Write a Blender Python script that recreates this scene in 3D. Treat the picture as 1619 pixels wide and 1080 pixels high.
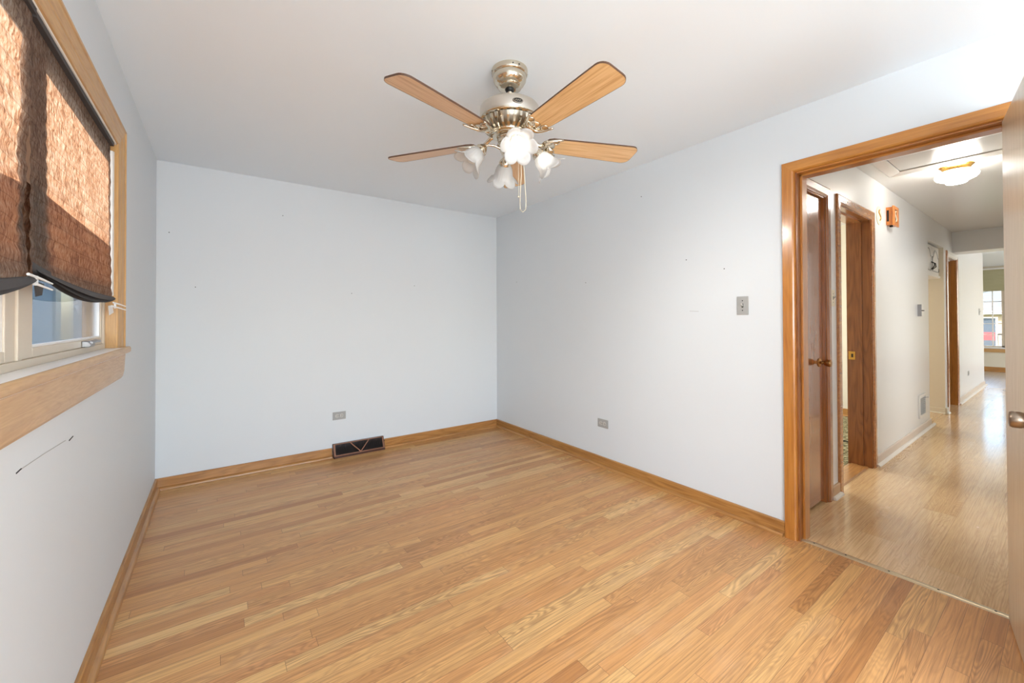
import bpy, bmesh, math, random
from math import sin, cos, pi, radians, sqrt, floor as ffloor
from mathutils import Vector, Matrix, Euler
random.seed(7)
for o in list(bpy.data.objects): bpy.data.objects.remove(o, do_unlink=True)
SC = bpy.context.scene
COL = SC.collection

# ------------------------------------------------------------------ camera
CAM_H = 1.2517
YAW, PITCH, ROLL = 0.6254, 0.0093, -0.0031
cd = bpy.data.cameras.new('camera'); cam = bpy.data.objects.new('camera', cd); COL.objects.link(cam)
fw = Vector((sin(YAW)*cos(PITCH), cos(YAW)*cos(PITCH), sin(PITCH)))
r0 = Vector((cos(YAW), -sin(YAW), 0)); u0 = r0.cross(fw)
rr = r0*cos(ROLL) + u0*sin(ROLL); uu = -r0*sin(ROLL) + u0*cos(ROLL)
cam.matrix_world = Matrix(((rr.x, uu.x, -fw.x, 0), (rr.y, uu.y, -fw.y, 0), (rr.z, uu.z, -fw.z, CAM_H), (0, 0, 0, 1)))
cd.sensor_fit = 'HORIZONTAL'; cd.sensor_width = 36.0
cd.lens = 643.39/1619*36.0
cd.shift_y = -(540-498.52)/1619
cd.clip_start = 0.02; cd.clip_end = 300
SC.camera = cam

# ------------------------------------------------------------------ world, sun, added fill lights
SC.view_settings.view_transform = 'Standard'; SC.view_settings.look = 'None'
SC.view_settings.gamma = 1.0; SC.view_settings.use_curve_mapping = False
SC.view_settings.exposure = 0.16
SUN_EL, SUN_AZ = radians(31), radians(16)     # sun shines into the left window, slightly towards -y
w = bpy.data.worlds.new('sky'); SC.world = w; w.use_nodes = True
wn = w.node_tree; wn.nodes.clear()
sky = wn.nodes.new('ShaderNodeTexSky'); sky.sky_type = 'NISHITA'; sky.sun_disc = False
sky.sun_elevation = radians(35); sky.sun_rotation = radians(250); sky.air_density = 1.0; sky.dust_density = 1.5
bg = wn.nodes.new('ShaderNodeBackground'); bg.inputs['Strength'].default_value = 1.05
wo = wn.nodes.new('ShaderNodeOutputWorld')
wn.links.new(sky.outputs['Color'], bg.inputs['Color']); wn.links.new(bg.outputs[0], wo.inputs['Surface'])

def lamp(name, typ, loc, direction, energy, color=(1, 1, 1), size=None, size_y=None, angle=None):
    l = bpy.data.lights.new(name, typ); o = bpy.data.objects.new(name, l); COL.objects.link(o)
    o.location = loc; l.energy = energy; l.color = color
    o.rotation_euler = Vector(direction).to_track_quat('-Z', 'Y').to_euler()
    if typ == 'AREA':
        l.shape = 'RECTANGLE'; l.size = size; l.size_y = size_y or size
    if angle is not None: l.angle = angle
    return o
sun_dir = (cos(SUN_EL)*cos(SUN_AZ), -cos(SUN_EL)*sin(SUN_AZ), -sin(SUN_EL))
lamp('sun', 'SUN', (-8, 4, 8), sun_dir, 7.5, (1.0, 0.93, 0.82), angle=radians(0.6))
# added fill light behind the camera, in an unseen window opening made for it
lamp('fill_light_rear', 'AREA', (0.75, -1.90, 1.12), (0, 1, 0.22), 92, (0.90, 0.96, 1.0), 2.3, 1.5)
# second added fill light, in an unseen left wall opening behind the camera
lamp('fill_light_left', 'AREA', (-0.40, -0.95, 1.45), (1, 0.45, 0.12), 42, (0.90, 0.96, 1.0), 0.95, 1.0)
# added fill lights, no source seen: living room and rooms off the hallway
lamp('fill_light_living_room', 'AREA', (11.6, -3.9, 1.45), (0, 1, 0.15), 115, (1.0, 0.985, 0.96), 3.6, 1.6)
lamp('fill_light_bathroom', 'AREA', (5.6, -2.0, 1.5), (0, 1, 0.1), 52, (0.97, 0.985, 1.0), 3.2, 1.8)
lamp('fill_light_kitchen', 'AREA', (7.13, 3.6, 1.3), (0, -1, 0), 34, (1.0, 0.98, 0.95), 0.9, 1.2)
lamp('fill_light_side_room', 'AREA', (5.0, 3.9, 1.5), (0, -1, 0), 70, (1.0, 0.98, 0.95), 1.6, 1.2)

# ------------------------------------------------------------------ helpers
WLOC = {}
def wloc(o): return WLOC.get(o.name, Vector((0, 0, 0)))
def tag(o, label=None, cat=None, group=None, kind=None):
    if label: o['label'] = label
    if cat: o['category'] = cat
    if group: o['group'] = group
    if kind: o['kind'] = kind
    return o
def empty(name, loc, label=None, cat=None, group=None, kind=None):
    o = bpy.data.objects.new(name, None); COL.objects.link(o); o.location = loc
    o.empty_display_size = 0.05
    WLOC[o.name] = Vector(loc)
    return tag(o, label, cat, group, kind)
class MB:
    """collects shapes in world coordinates; build() links them as ONE mesh object"""
    def __init__(s): s.bm = bmesh.new()
    def quad(s, pts):
        return s.bm.faces.new([s.bm.verts.new(p) for p in pts])
    def box(s, x0, y0, z0, x1, y1, z1):
        x0, x1 = min(x0, x1), max(x0, x1); y0, y1 = min(y0, y1), max(y0, y1); z0, z1 = min(z0, z1), max(z0, z1)
        v = [s.bm.verts.new(p) for p in ((x0,y0,z0),(x1,y0,z0),(x1,y1,z0),(x0,y1,z0),(x0,y0,z1),(x1,y0,z1),(x1,y1,z1),(x0,y1,z1))]
        for f in ((3,2,1,0),(4,5,6,7),(0,1,5,4),(1,2,6,5),(2,3,7,6),(3,0,4,7)): s.bm.faces.new([v[i] for i in f])
        return s
    def prism(s, prof, fa, fb):
        """prof: list of (a,b); fa / fb map (a,b) to the two end points"""
        n = len(prof)
        A = [s.bm.verts.new(fa(*p)) for p in prof]; B = [s.bm.verts.new(fb(*p)) for p in prof]
        for i in range(n):
            j = (i+1) % n; s.bm.faces.new((A[i], A[j], B[j], B[i]))
        s.bm.faces.new(list(reversed(A))); s.bm.faces.new(B)
        return s
    def lathe(s, prof, loc=(0, 0, 0), M=None, seg=48, fn=None, cap=False):
        """prof list of (r,z); fn(r,z,theta,i)->(r,z)"""
        rings = []
        loc = Vector(loc)
        for i, (r, z) in enumerate(prof):
            ring = []
            for k in range(seg):
                t = 2*pi*k/seg
                r2, z2 = fn(r, z, t, i) if fn else (r, z)
                p = Vector((r2*cos(t), r2*sin(t), z2))
                if M is not None: p = M @ p
                ring.append(s.bm.verts.new(p+loc))
            rings.append(ring)
        for a, b in zip(rings[:-1], rings[1:]):
            for k in range(seg):
                j = (k+1) % seg; s.bm.faces.new((a[k], a[j], b[j], b[k]))
        if cap:
            s.bm.faces.new(list(reversed(rings[0]))); s.bm.faces.new(rings[-1])
        return s
    def cyl(s, p0, p1, r, r2=None, seg=20):
        p0, p1 = Vector(p0), Vector(p1); d = (p1-p0)
        M = d.to_track_quat('Z', 'Y').to_matrix()
        return s.lathe([(r, 0), (r if r2 is None else r2, d.length)], p0, M, seg, cap=True)
    def sphere(s, c, r, seg=24, rings=12, squash=1.0):
        return s.lathe([(max(1e-4, r*sin(pi*i/rings)), -r*squash*cos(pi*i/rings)) for i in range(rings+1)], c, None, seg, cap=True)
    def tube(s, pts, r, seg=10, closed=False):
        pts = [Vector(p) for p in pts]; n = len(pts); rings = []
        up = Vector((0.123, 0.332, 0.91)).normalized()
        for i, p in enumerate(pts):
            if closed: d = pts[(i+1) % n]-pts[i-1]
            else: d = pts[min(i+1, n-1)]-pts[max(i-1, 0)]
            d.normalize(); a = d.cross(up)
            if a.length < 1e-3: a = d.cross(Vector((1, 0, 0)))
            a.normalize(); b = d.cross(a)
            ri = r[i] if isinstance(r, (list, tuple)) else r
            rings.append([s.bm.verts.new(p + a*ri*cos(2*pi*k/seg) + b*ri*sin(2*pi*k/seg)) for k in range(seg)])
        rng = range(n) if closed else range(n-1)
        for i in rng:
            A, B = rings[i], rings[(i+1) % n]
            for k in range(seg):
                j = (k+1) % seg; s.bm.faces.new((A[k], A[j], B[j], B[k]))
        if not closed:
            s.bm.faces.new(list(reversed(rings[0]))); s.bm.faces.new(rings[-1])
        return s
    def build(s, name, mat, parent=None, smooth=False, bevel=0, label=None, kind=None, fix=True, loc=None):
        if fix: bmesh.ops.recalc_face_normals(s.bm, faces=s.bm.faces[:])
        me = bpy.data.meshes.new(name)
        if smooth:
            for f in s.bm.faces: f.smooth = True
            ang = radians(42)
            for e in s.bm.edges:
                if len(e.link_faces) == 2 and e.calc_face_angle(0) > ang: e.smooth = False
        s.bm.to_mesh(me); s.bm.free()
        o = bpy.data.objects.new(name, me); COL.objects.link(o)
        me.materials.append(mat)
        base = Vector((0, 0, 0))
        if parent is not None:
            o.parent = parent; base = wloc(parent)
        elif loc is not None:
            base = Vector(loc); o.location = base
        if base.length > 0: me.transform(Matrix.Translation(-base))
        WLOC[o.name] = base
        if bevel:
            b = o.modifiers.new('bevel', 'BEVEL'); b.width = bevel; b.segments = 2; b.limit_method = 'ANGLE'; b.angle_limit = radians(40)
            b.harden_normals = False
        if label: o['label'] = label
        if kind: o['kind'] = kind
        return o
def struct(o): o['kind'] = 'structure'; return o

# ------------------------------------------------------------------ material helpers
def S(r, g, b):
    f = lambda c: (c/255/12.92) if c/255 <= 0.04045 else ((c/255+0.055)/1.055)**2.4
    return (f(r), f(g), f(b), 1)
class NT:
    def __init__(s, name):
        s.m = bpy.data.materials.new(name); s.m.use_nodes = True
        s.t = s.m.node_tree; s.t.nodes.clear()
        s.out = s.t.nodes.new('ShaderNodeOutputMaterial')
    def n(s, typ, **kw):
        nd = s.t.nodes.new(typ)
        for k, v in kw.items(): setattr(nd, k, v)
        return nd
    def link(s, a, b): s.t.links.new(a, b)
    def put(s, sock, v):
        if hasattr(v, 'is_output'): s.link(v, sock)
        else: sock.default_value = v
    def math(s, op, a, b=None, c=None):
        nd = s.n('ShaderNodeMath', operation=op)
        for i, v in enumerate((a, b, c)):
            if v is not None: s.put(nd.inputs[i], v)
        return nd.outputs[0]
    def pos(s):
        return s.n('ShaderNodeTexCoord').outputs['Object']
    def mapping(s, vec, scale, loc=(0, 0, 0)):
        nd = s.n('ShaderNodeMapping'); s.link(vec, nd.inputs['Vector'])
        nd.inputs['Scale'].default_value = scale; nd.inputs['Location'].default_value = loc
        return nd.outputs[0]
    def noise(s, vec, scale, detail=4, rough=0.55, dist=0):
        nd = s.n('ShaderNodeTexNoise'); s.link(vec, nd.inputs['Vector'])
        nd.inputs['Scale'].default_value = scale; nd.inputs['Detail'].default_value = detail
        nd.inputs['Roughness'].default_value = rough; nd.inputs['Distortion'].default_value = dist
        return nd.outputs['Fac']
    def ramp(s, fac, stops, interp='LINEAR'):
        nd = s.n('ShaderNodeValToRGB'); s.link(fac, nd.inputs[0]); cr = nd.color_ramp; cr.interpolation = interp
        while len(cr.elements) < len(stops): cr.elements.new(0.5)
        for e, (p, c) in zip(cr.elements, stops): e.position = p; e.color = c
        return nd.outputs['Color']
    def mix(s, fac, a, b, blend='MIX'):
        nd = s.n('ShaderNodeMix', data_type='RGBA', blend_type=blend)
        s.put(nd.inputs[0], fac); s.put(nd.inputs[6], a); s.put(nd.inputs[7], b)
        return nd.outputs[2]
    def bump(s, h, strength=0.2, dist=0.002):
        nd = s.n('ShaderNodeBump'); nd.inputs['Strength'].default_value = strength; nd.inputs['Distance'].default_value = dist
        s.link(h, nd.inputs['Height']); return nd.outputs[0]
    def bsdf(s, color, rough=0.5, metal=0, coat=0, coat_rough=0.1, normal=None, spec=0.5, emit=None, estr=0, trans=0):
        b = s.n('ShaderNodeBsdfPrincipled')
        s.put(b.inputs['Base Color'], color); s.put(b.inputs['Roughness'], rough); b.inputs['Metallic'].default_value = metal
        b.inputs['Coat Weight'].default_value = coat; b.inputs['Coat Roughness'].default_value = coat_rough
        b.inputs['Specular IOR Level'].default_value = spec
        b.inputs['Transmission Weight'].default_value = trans
        if normal is not None: s.link(normal, b.inputs['Normal'])
        if emit: b.inputs['Emission Color'].default_value = emit; b.inputs['Emission Strength'].default_value = estr
        return b
    def done(s, shader):
        s.link(shader.outputs[0] if hasattr(shader, 'outputs') else shader, s.out.inputs['Surface']); return s.m

def paint(name, col, rough=0.6, streak=0, bump=0.05, spec=0.4):
    t = NT(name); p = t.pos()
    n1 = t.noise(p, 1.3, 3); n2 = t.noise(p, 260, 2)
    c = t.mix(t.math('MULTIPLY', n1, 0.10), col, tuple(x*0.86 for x in col[:3])+(1,))
    r = rough
    nrm = t.bump(n2, bump, 0.001)
    if streak:
        mp = t.mapping(p, (1.6, 1.6, 0.3) if streak == 1 else (0.4, 3, 1)); n3 = t.noise(mp, 2.0, 1, 0.4)
        r = rough+0.05
    return t.done(t.bsdf(c, r, normal=nrm, spec=spec))

def plain(name, col, rough=0.5, metal=0, coat=0, emit=None, estr=0, spec=0.5, var=0.06):
    t = NT(name); n = t.noise(t.pos(), 35, 3)
    c = t.mix(t.math('MULTIPLY', n, var), col, tuple(x*0.6 for x in col[:3])+(1,))
    return t.done(t.bsdf(c, rough, metal, coat, emit=emit, estr=estr, spec=spec))

def wood(name, dark, light, axis='x', rough=0.35, coat=0.3, fine=1.0, cath=0.5, coat_rough=0.15, worn=None):
    """oak-like trim: grain runs along the axis"""
    t = NT(name); p = t.pos()
    sc = {'x': (1.6, 30, 30), 'y': (30, 1.6, 30), 'z': (30, 30, 1.6)}[axis]
    sb = {'x': (0.9, 7, 7), 'y': (7, 0.9, 7), 'z': (7, 7, 0.9)}[axis]
    g = t.noise(t.mapping(p, tuple(v*fine for v in sc)), 2.2, 6, 0.6, 0.3)
    b = t.noise(t.mapping(p, tuple(v*fine for v in sb)), 1.0, 2, 0.5, 0.4)
    ring = t.math('ABSOLUTE', t.math('SINE', t.math('MULTIPLY', b, 42.0)))
    f = t.math('ADD', t.math('MULTIPLY', g, 1.0-cath*0.45), t.math('MULTIPLY', ring, cath*0.38))
    c = t.ramp(f, [(0.22, dark), (0.72, light)])
    if worn:
        wn_ = t.noise(p, 9, 5, 0.7)
        c = t.mix(t.math('MULTIPLY', t.math('GREATER_THAN', wn_, 0.66), 0.5), c, worn)
    return t.done(t.bsdf(c, rough, coat=coat, coat_rough=coat_rough, normal=t.bump(g, 0.12, 0.0006)))

def planks(name, W, Lmin, Lvar, stops, axis='x', rough=0.34, seam=0.0007, seam_col=S(96, 62, 36), grain=(0.30, 0.16), scuff=0.25, coat=0.25, coat_rough=0.22, ring_amp=0.25, end_seam=True, darkgrain=S(122, 78, 44)):
    t = NT(name); p = t.pos()
    sx = t.n('ShaderNodeSeparateXYZ'); t.link(p, sx.inputs[0])
    X, Y = sx.outputs[0], sx.outputs[1]
    yr = t.math('DIVIDE', Y, W); row = t.math('FLOOR', yr)
    wn1 = t.n('ShaderNodeTexWhiteNoise', noise_dimensions='1D'); t.link(row, wn1.inputs['W'])
    wn2 = t.n('ShaderNodeTexWhiteNoise', noise_dimensions='1D'); t.link(t.math('ADD', row, 57.31), wn2.inputs['W'])
    L = t.math('MULTIPLY_ADD', wn2.outputs['Value'], Lvar, Lmin)
    xo = t.math('MULTIPLY_ADD', wn1.outputs['Value'], 9.7, X)
    xl = t.math('DIVIDE', xo, L); colm = t.math('FLOOR', xl)
    cmb = t.n('ShaderNodeCombineXYZ'); t.link(row, cmb.inputs[0]); t.link(colm, cmb.inputs[1])
    wid = t.n('ShaderNodeTexWhiteNoise', noise_dimensions='2D'); t.link(cmb.outputs[0], wid.inputs['Vector'])
    idv = wid.outputs['Value']
    wid2 = t.n('ShaderNodeTexWhiteNoise', noise_dimensions='3D')
    cmb1 = t.n('ShaderNodeCombineXYZ'); t.link(row, cmb1.inputs[0]); t.link(colm, cmb1.inputs[1]); cmb1.inputs[2].default_value = 3.7
    t.link(cmb1.outputs[0], wid2.inputs['Vector'])
    # grain vectors, shifted per board
    cg = t.n('ShaderNodeCombineXYZ')
    t.link(t.math('MULTIPLY_ADD', idv, 83.0, t.math('MULTIPLY', X, 2.2)), cg.inputs[0])
    t.link(t.math('MULTIPLY', Y, 105.0), cg.inputs[1]); t.link(t.math('MULTIPLY', idv, 31.0), cg.inputs[2])
    g = t.noise(cg.outputs[0], 1.6, 6, 0.62, 0.25)
    cb = t.n('ShaderNodeCombineXYZ')
    t.link(t.math('MULTIPLY_ADD', idv, 47.0, t.math('MULTIPLY', X, 1.1)), cb.inputs[0])
    t.link(t.math('MULTIPLY', Y, 11.0), cb.inputs[1]); t.link(t.math('MULTIPLY', idv, 17.0), cb.inputs[2])
    b = t.noise(cb.outputs[0], 1.0, 2, 0.5, 0.5)
    ring = t.math('POWER', t.math('ABSOLUTE', t.math('SINE', t.math('MULTIPLY', b, 85.0))), 2.5)
    base = t.ramp(idv, stops)
    f1 = t.n('ShaderNodeMapRange'); t.link(g, f1.inputs[0]); f1.inputs[1].default_value = 0.42; f1.inputs[2].default_value = 0.75
    c = t.mix(t.math('MULTIPLY', f1.outputs[0], grain[0]*2), base, darkgrain)
    c = t.mix(t.math('MULTIPLY', t.math('MULTIPLY', ring, wid2.outputs['Value']), ring_amp), c, darkgrain)
    # seams
    fy = t.math('FRACT', yr); ey = t.math('MULTIPLY', t.math('MINIMUM', fy, t.math('SUBTRACT', 1.0, fy)), W)
    sm = t.math('LESS_THAN', ey, seam)
    if end_seam:
        fx = t.math('FRACT', xl); ex = t.math('MULTIPLY', t.math('MINIMUM', fx, t.math('SUBTRACT', 1.0, fx)), L)
        sm = t.math('MAXIMUM', sm, t.math('LESS_THAN', ex, seam*1.3))
    c = t.mix(t.math('MULTIPLY', sm, 0.62), c, seam_col)
    # worn, milky patches
    sc1 = t.noise(t.mapping(p, (1.0, 1.8, 1)), 2.4, 5, 0.6)
    f2 = t.n('ShaderNodeMapRange'); t.link(sc1, f2.inputs[0]); f2.inputs[1].default_value = 0.55; f2.inputs[2].default_value = 0.8
    c = t.mix(t.math('MULTIPLY', f2.outputs[0], scuff), c, S(226, 198, 170))
    spk = t.noise(p, 55, 2, 0.5); f3 = t.math('GREATER_THAN', spk, 0.79)
    c = t.mix(t.math('MULTIPLY', f3, 0.45), c, S(70, 45, 30))
    rg = t.math('MULTIPLY_ADD', sc1, 0.25, rough-0.12)
    h = t.math('MULTIPLY_ADD', sm, -1.0, t.math('MULTIPLY', g, 0.25))
    return t.done(t.bsdf(c, rg, coat=coat, coat_rough=coat_rough, normal=t.bump(h, 0.25, 0.0008)))

# ------------------------------------------------------------------ materials
M = {}
M['wall'] = paint('bedroom_wall_paint', S(220, 225, 229), 0.55)
M['ceil'] = paint('ceiling_paint', S(237, 245, 252), 0.65)
M['hallwall'] = paint('glossy_hall_paint', S(226, 226, 224), 0.24, streak=1, bump=0.03, spec=0.5)
M['hallceil'] = paint('glossy_hall_ceiling_paint', S(226, 225, 222), 0.22, streak=2, bump=0.03, spec=0.5)
M['white'] = plain('white_gloss_paint', S(232, 230, 225), 0.3)
M['cream'] = paint('cream_wall_paint', S(222, 212, 190), 0.5)
M['base_white'] = plain('pinkish_white_baseboard_paint', S(214, 198, 182), 0.35)
M['shoe_white'] = plain('white_shoe_moulding_paint', S(232, 224, 212), 0.35)
M['base_tan'] = plain('tan_baseboard_paint', S(196, 160, 122), 0.4)
M['stops'] = None
M['floor'] = planks('oak_strip_floor', 0.057, 0.6, 1.1,
    [(0.0, S(186, 128, 74)), (0.12, S(215, 161, 100)), (0.35, S(211, 153, 94)), (0.55, S(221, 170, 108)), (0.72, S(212, 152, 95)), (0.9, S(224, 175, 112)), (1.0, S(232, 188, 126))], ring_amp=0.5, scuff=0.2, coat=0.12)
M['hallfloor'] = planks('pine_sheet_floor', 0.15, 1.2, 0.8,
    [(0.0, S(224, 186, 134)), (0.5, S(231, 196, 146)), (1.0, S(238, 206, 160))], rough=0.22, seam=0.0005, seam_col=S(150, 112, 74), ring_amp=0.6, scuff=0.2, coat=0.4, coat_rough=0.14, darkgrain=S(160, 112, 66))
M['livfloor'] = planks('pale_living_room_floor', 0.08, 0.8, 0.8, [(0.0, S(196, 176, 152)), (1.0, S(214, 198, 176))], rough=0.35)
M['trim_x'] = wood('oak_trim_x', S(142, 92, 44), S(192, 138, 78), 'x')
M['trim_y'] = wood('oak_trim_y', S(142, 92, 44), S(190, 138, 76), 'y')
M['win_y'] = wood('window_oak_y', S(178, 132, 76), S(208, 165, 106), 'y', rough=0.4, cath=0.3, fine=2.2)
M['win_z'] = wood('window_oak_z', S(178, 132, 76), S(208, 165, 106), 'z', rough=0.4, cath=0.3, fine=2.2)
M['door_z'] = wood('amber_door_trim_z', S(160, 96, 34), S(202, 136, 62), 'z', rough=0.28, coat=0.5, cath=0.25)
M['door_y'] = wood('amber_door_trim_y', S(166, 104, 40), S(206, 142, 66), 'y', rough=0.28, coat=0.5, cath=0.25)
M['door_x'] = wood('amber_door_trim_x', S(150, 90, 42), S(196, 132, 72), 'x', rough=0.22, coat=0.7, cath=0.25)
M['dark_z'] = wood('walnut_jamb_z', S(112, 62, 26), S(160, 100, 52), 'z', rough=0.3, coat=0.4, cath=0.6)
M['closet'] = wood('glossy_closet_door_wood', S(128, 70, 30), S(172, 108, 58), 'z', rough=0.18, coat=0.9, coat_rough=0.06, cath=0.35)
M['leaf'] = wood('pale_birch_door_wood', S(204, 178, 142), S(228, 206, 176), 'z', rough=0.32, coat=0.35, cath=0.25)
M['brass'] = plain('polished_brass', S(205, 160, 84), 0.2, 1.0)
M['oldbrass'] = plain('aged_brass', S(168, 124, 74), 0.26, 1.0)
M['nickel'] = plain('polished_nickel', S(214, 204, 186), 0.13, 1.0, var=0.03)
M['shadednickel'] = plain('shadowed_nickel', S(150, 142, 130), 0.3, 1.0)  # darker copy of the nickel; shade behind the vent ribs put into the colour
M['nickel_satin'] = plain('satin_nickel', S(212, 206, 196), 0.3, 1.0, var=0.03)
M['knob'] = plain('dull_bronze_nickel', S(150, 134, 118), 0.3, 1.0)
M['steel'] = plain('brushed_steel', S(170, 170, 172), 0.35, 1.0)
M['plate'] = plain('gray_plastic_plate', S(168, 168, 166), 0.4)
M['recept'] = plain('pale_gray_receptacle', S(196, 194, 188), 0.4)
M['black'] = plain('black_rubber', S(20, 20, 20), 0.45)
M['dark'] = plain('dark_slot', S(34, 32, 30), 0.6)
M['ivory'] = plain('ivory_plastic', S(232, 222, 196), 0.4)
M['register'] = plain('dark_brown_enamel', S(74, 46, 38), 0.35)
M['copper'] = plain('worn_copper_enamel', S(150, 104, 80), 0.35, 0.4, var=0.5)
M['fin'] = plain('dark_register_fin', S(66, 58, 56), 0.4, 0.3)
M['paperclip'] = plain('white_plastic_clip', S(238, 238, 236), 0.4)
M['frame'] = plain('cream_painted_sash', S(214, 200, 180), 0.4)
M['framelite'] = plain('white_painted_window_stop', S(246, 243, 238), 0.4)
M['blade_edge'] = plain('dark_blade_edge', S(86, 58, 40), 0.5)
M['aluminium'] = plain('aluminium_strip', S(206, 190, 160), 0.35, 0.8)
M['chime'] = wood('orange_chime_wood', S(176, 96, 36), S(222, 140, 66), 'z', rough=0.35, cath=0.4)
M['carpet'] = None

def blade_mat():
    t = NT('light_oak_blade_laminate'); p = t.pos()
    g = t.noise(t.mapping(p, (2.2, 60, 20)), 1.8, 6, 0.6, 0.2)
    c = t.ramp(g, [(0.3, S(196, 146, 92)), (0.52, S(224, 182, 128)), (0.75, S(236, 200, 150))])
    return t.done(t.bsdf(c, 0.34, coat=0.25, coat_rough=0.25))
M['blade'] = blade_mat()

def glass_frost(name, col, tw=0.55, rough=0.35, clear=0.0):
    t = NT(name)
    d = t.n('ShaderNodeBsdfDiffuse'); d.inputs[0].default_value = col
    tr = t.n('ShaderNodeBsdfTranslucent'); tr.inputs[0].default_value = col
    mx = t.n('ShaderNodeMixShader'); mx.inputs[0].default_value = tw
    t.link(d.outputs[0], mx.inputs[1]); t.link(tr.outputs[0], mx.inputs[2])
    gl = t.n('ShaderNodeBsdfGlossy'); gl.inputs['Roughness'].default_value = rough
    fr = t.n('ShaderNodeFresnel'); fr.inputs[0].default_value = 1.45
    m2 = t.n('ShaderNodeMixShader'); t.link(fr.outputs[0], m2.inputs[0]); t.link(mx.outputs[0], m2.inputs[1]); t.link(gl.outputs[0], m2.inputs[2])
    if clear:
        tp = t.n('ShaderNodeBsdfTransparent'); m3 = t.n('ShaderNodeMixShader'); m3.inputs[0].default_value = clear
        t.link(m2.outputs[0], m3.inputs[1]); t.link(tp.outputs[0], m3.inputs[2]); return t.done(m3)
    return t.done(m2)
M['frost'] = glass_frost('frosted_white_glass', (0.93, 0.93, 0.92, 1), 0.5, 0.3, 0.22)
M['globe'] = plain('glowing_opal_globe', S(250, 246, 236), 0.25, emit=(1.0, 0.975, 0.93, 1), estr=31, var=0.0)
M['bulb_on'] = plain('lit_bulb', (1, 1, 1, 1), 0.4, emit=(1.0, 0.93, 0.82, 1), estr=3.2)
M['bulb_off'] = plain('unlit_bulb', S(240, 240, 236), 0.3)
M['hall_bulb'] = plain('lit_hall_bulb', (1, 1, 1, 1), 0.4, emit=(1.0, 0.92, 0.80, 1), estr=60)

def pane():
    t = NT('window_glass')
    tr = t.n('ShaderNodeBsdfTransparent'); gl = t.n('ShaderNodeBsdfGlossy'); gl.inputs['Roughness'].default_value = 0.02
    fr = t.n('ShaderNodeFresnel'); fr.inputs[0].default_value = 1.45
    mx = t.n('ShaderNodeMixShader'); t.link(t.math('MULTIPLY', fr.outputs[0], 0.9), mx.inputs[0]); t.link(tr.outputs[0], mx.inputs[1]); t.link(gl.outputs[0], mx.inputs[2])
    return t.done(mx)
M['glass'] = pane()

def paper():
    t = NT('brown_pleated_paper'); p = t.pos()
    n = t.noise(t.mapping(p, (60, 60, 26)), 1.6, 5, 0.7, 0.6)
    n2 = t.noise(t.mapping(p, (12, 12, 6)), 1.0, 3, 0.6)
    cd_ = t.ramp(n, [(0.36, S(98, 90, 84)), (0.62, S(128, 117, 108))])
    f = t.math('ADD', t.math('MULTIPLY', n, 0.8), t.math('MULTIPLY', n2, 0.2))
    ct = t.ramp(f, [(0.40, S(150, 96, 64)), (0.5, S(222, 166, 124)), (0.61, S(255, 226, 196))])
    sz = t.n('ShaderNodeSeparateXYZ'); t.link(p, sz.inputs[0])
    cr = t.math('LESS_THAN', t.math('FRACT', t.math('DIVIDE', sz.outputs[2], 0.046)), 0.07)     # crease mark of every pleat, fold shading put into the colour
    cd_ = t.mix(t.math('MULTIPLY', cr, 0.35), cd_, S(84, 76, 70)); ct = t.mix(t.math('MULTIPLY', cr, 0.35), ct, S(130, 80, 52))
    d = t.n('ShaderNodeBsdfDiffuse'); t.link(cd_, d.inputs[0])
    tr = t.n('ShaderNodeBsdfTranslucent'); t.link(ct, tr.inputs[0])
    mx = t.n('ShaderNodeMixShader'); mx.inputs[0].default_value = 0.38
    bm_ = t.bump(n, 0.2, 0.001); t.link(bm_, d.inputs['Normal'])
    t.link(d.outputs[0], mx.inputs[1]); t.link(tr.outputs[0], mx.inputs[2])
    return t.done(mx)
M['paper'] = paper()
M['paper_unlit'] = plain('unlit_paper_underside', S(70, 66, 66), 0.7, var=0.5)  # unlit underside of the paper; the shade is put into its dark grey

def carpet():
    t = NT('mottled_carpet'); p = t.pos()
    n = t.noise(p, 28, 4, 0.7); n2 = t.noise(p, 160, 2)
    c = t.ramp(n, [(0.38, S(58, 54, 36)), (0.5, S(132, 122, 88)), (0.62, S(186, 176, 142))])
    return t.done(t.bsdf(c, 0.95, normal=t.bump(n2, 0.8, 0.006), spec=0.1))
M['carpet'] = carpet()
def siding(name, a, b, period, vertical):
    t = NT(name); p = t.pos(); sx = t.n('ShaderNodeSeparateXYZ'); t.link(p, sx.inputs[0])
    v = t.math('FRACT', t.math('DIVIDE', sx.outputs[1 if vertical else 2], period))
    n = t.noise(t.mapping(p, (1, 6, 0.6) if vertical else (1, 0.6, 6)), 3, 4)
    c = t.mix(n, a, b)
    c = t.mix(t.math('MULTIPLY', t.math('LESS_THAN', v, 0.07), 0.6), c, tuple(x*0.4 for x in a[:3])+(1,))
    return t.done(t.bsdf(c, 0.7))
M['bluesiding'] = siding('blue_gray_board_siding', S(214, 228, 238), S(226, 236, 244), 0.16, True)
M['creamsiding'] = plain('cream_facade', S(170, 156, 134), 0.8)
M['shingle'] = siding('gray_shingle_roof', S(84, 90, 98), S(112, 118, 126), 0.14, False)
M['leafgreen'] = plain('tree_leaf', S(92, 112, 58), 0.8, var=0.8)
M['bark'] = plain('bark', S(92, 74, 58), 0.9)
M['grass'] = plain('lawn', S(96, 118, 70), 0.95, var=0.5)
M['shade_green'] = siding('woven_green_shade', S(158, 156, 122), S(182, 178, 146), 0.018, False)

# ------------------------------------------------------------------ room dimensions
XL, XR, YB, H, YF = -0.373, 2.648, 3.974, 2.44, -1.8
XH, YH, YHR = 2.77, 1.0, 0.07          # hallway: far side of the right wall, its left wall, its right wall
XS = 7.66; XC = 11.5; XF = 14.54        # stub wall, end of the hallway wall, window wall of the living room

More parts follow.
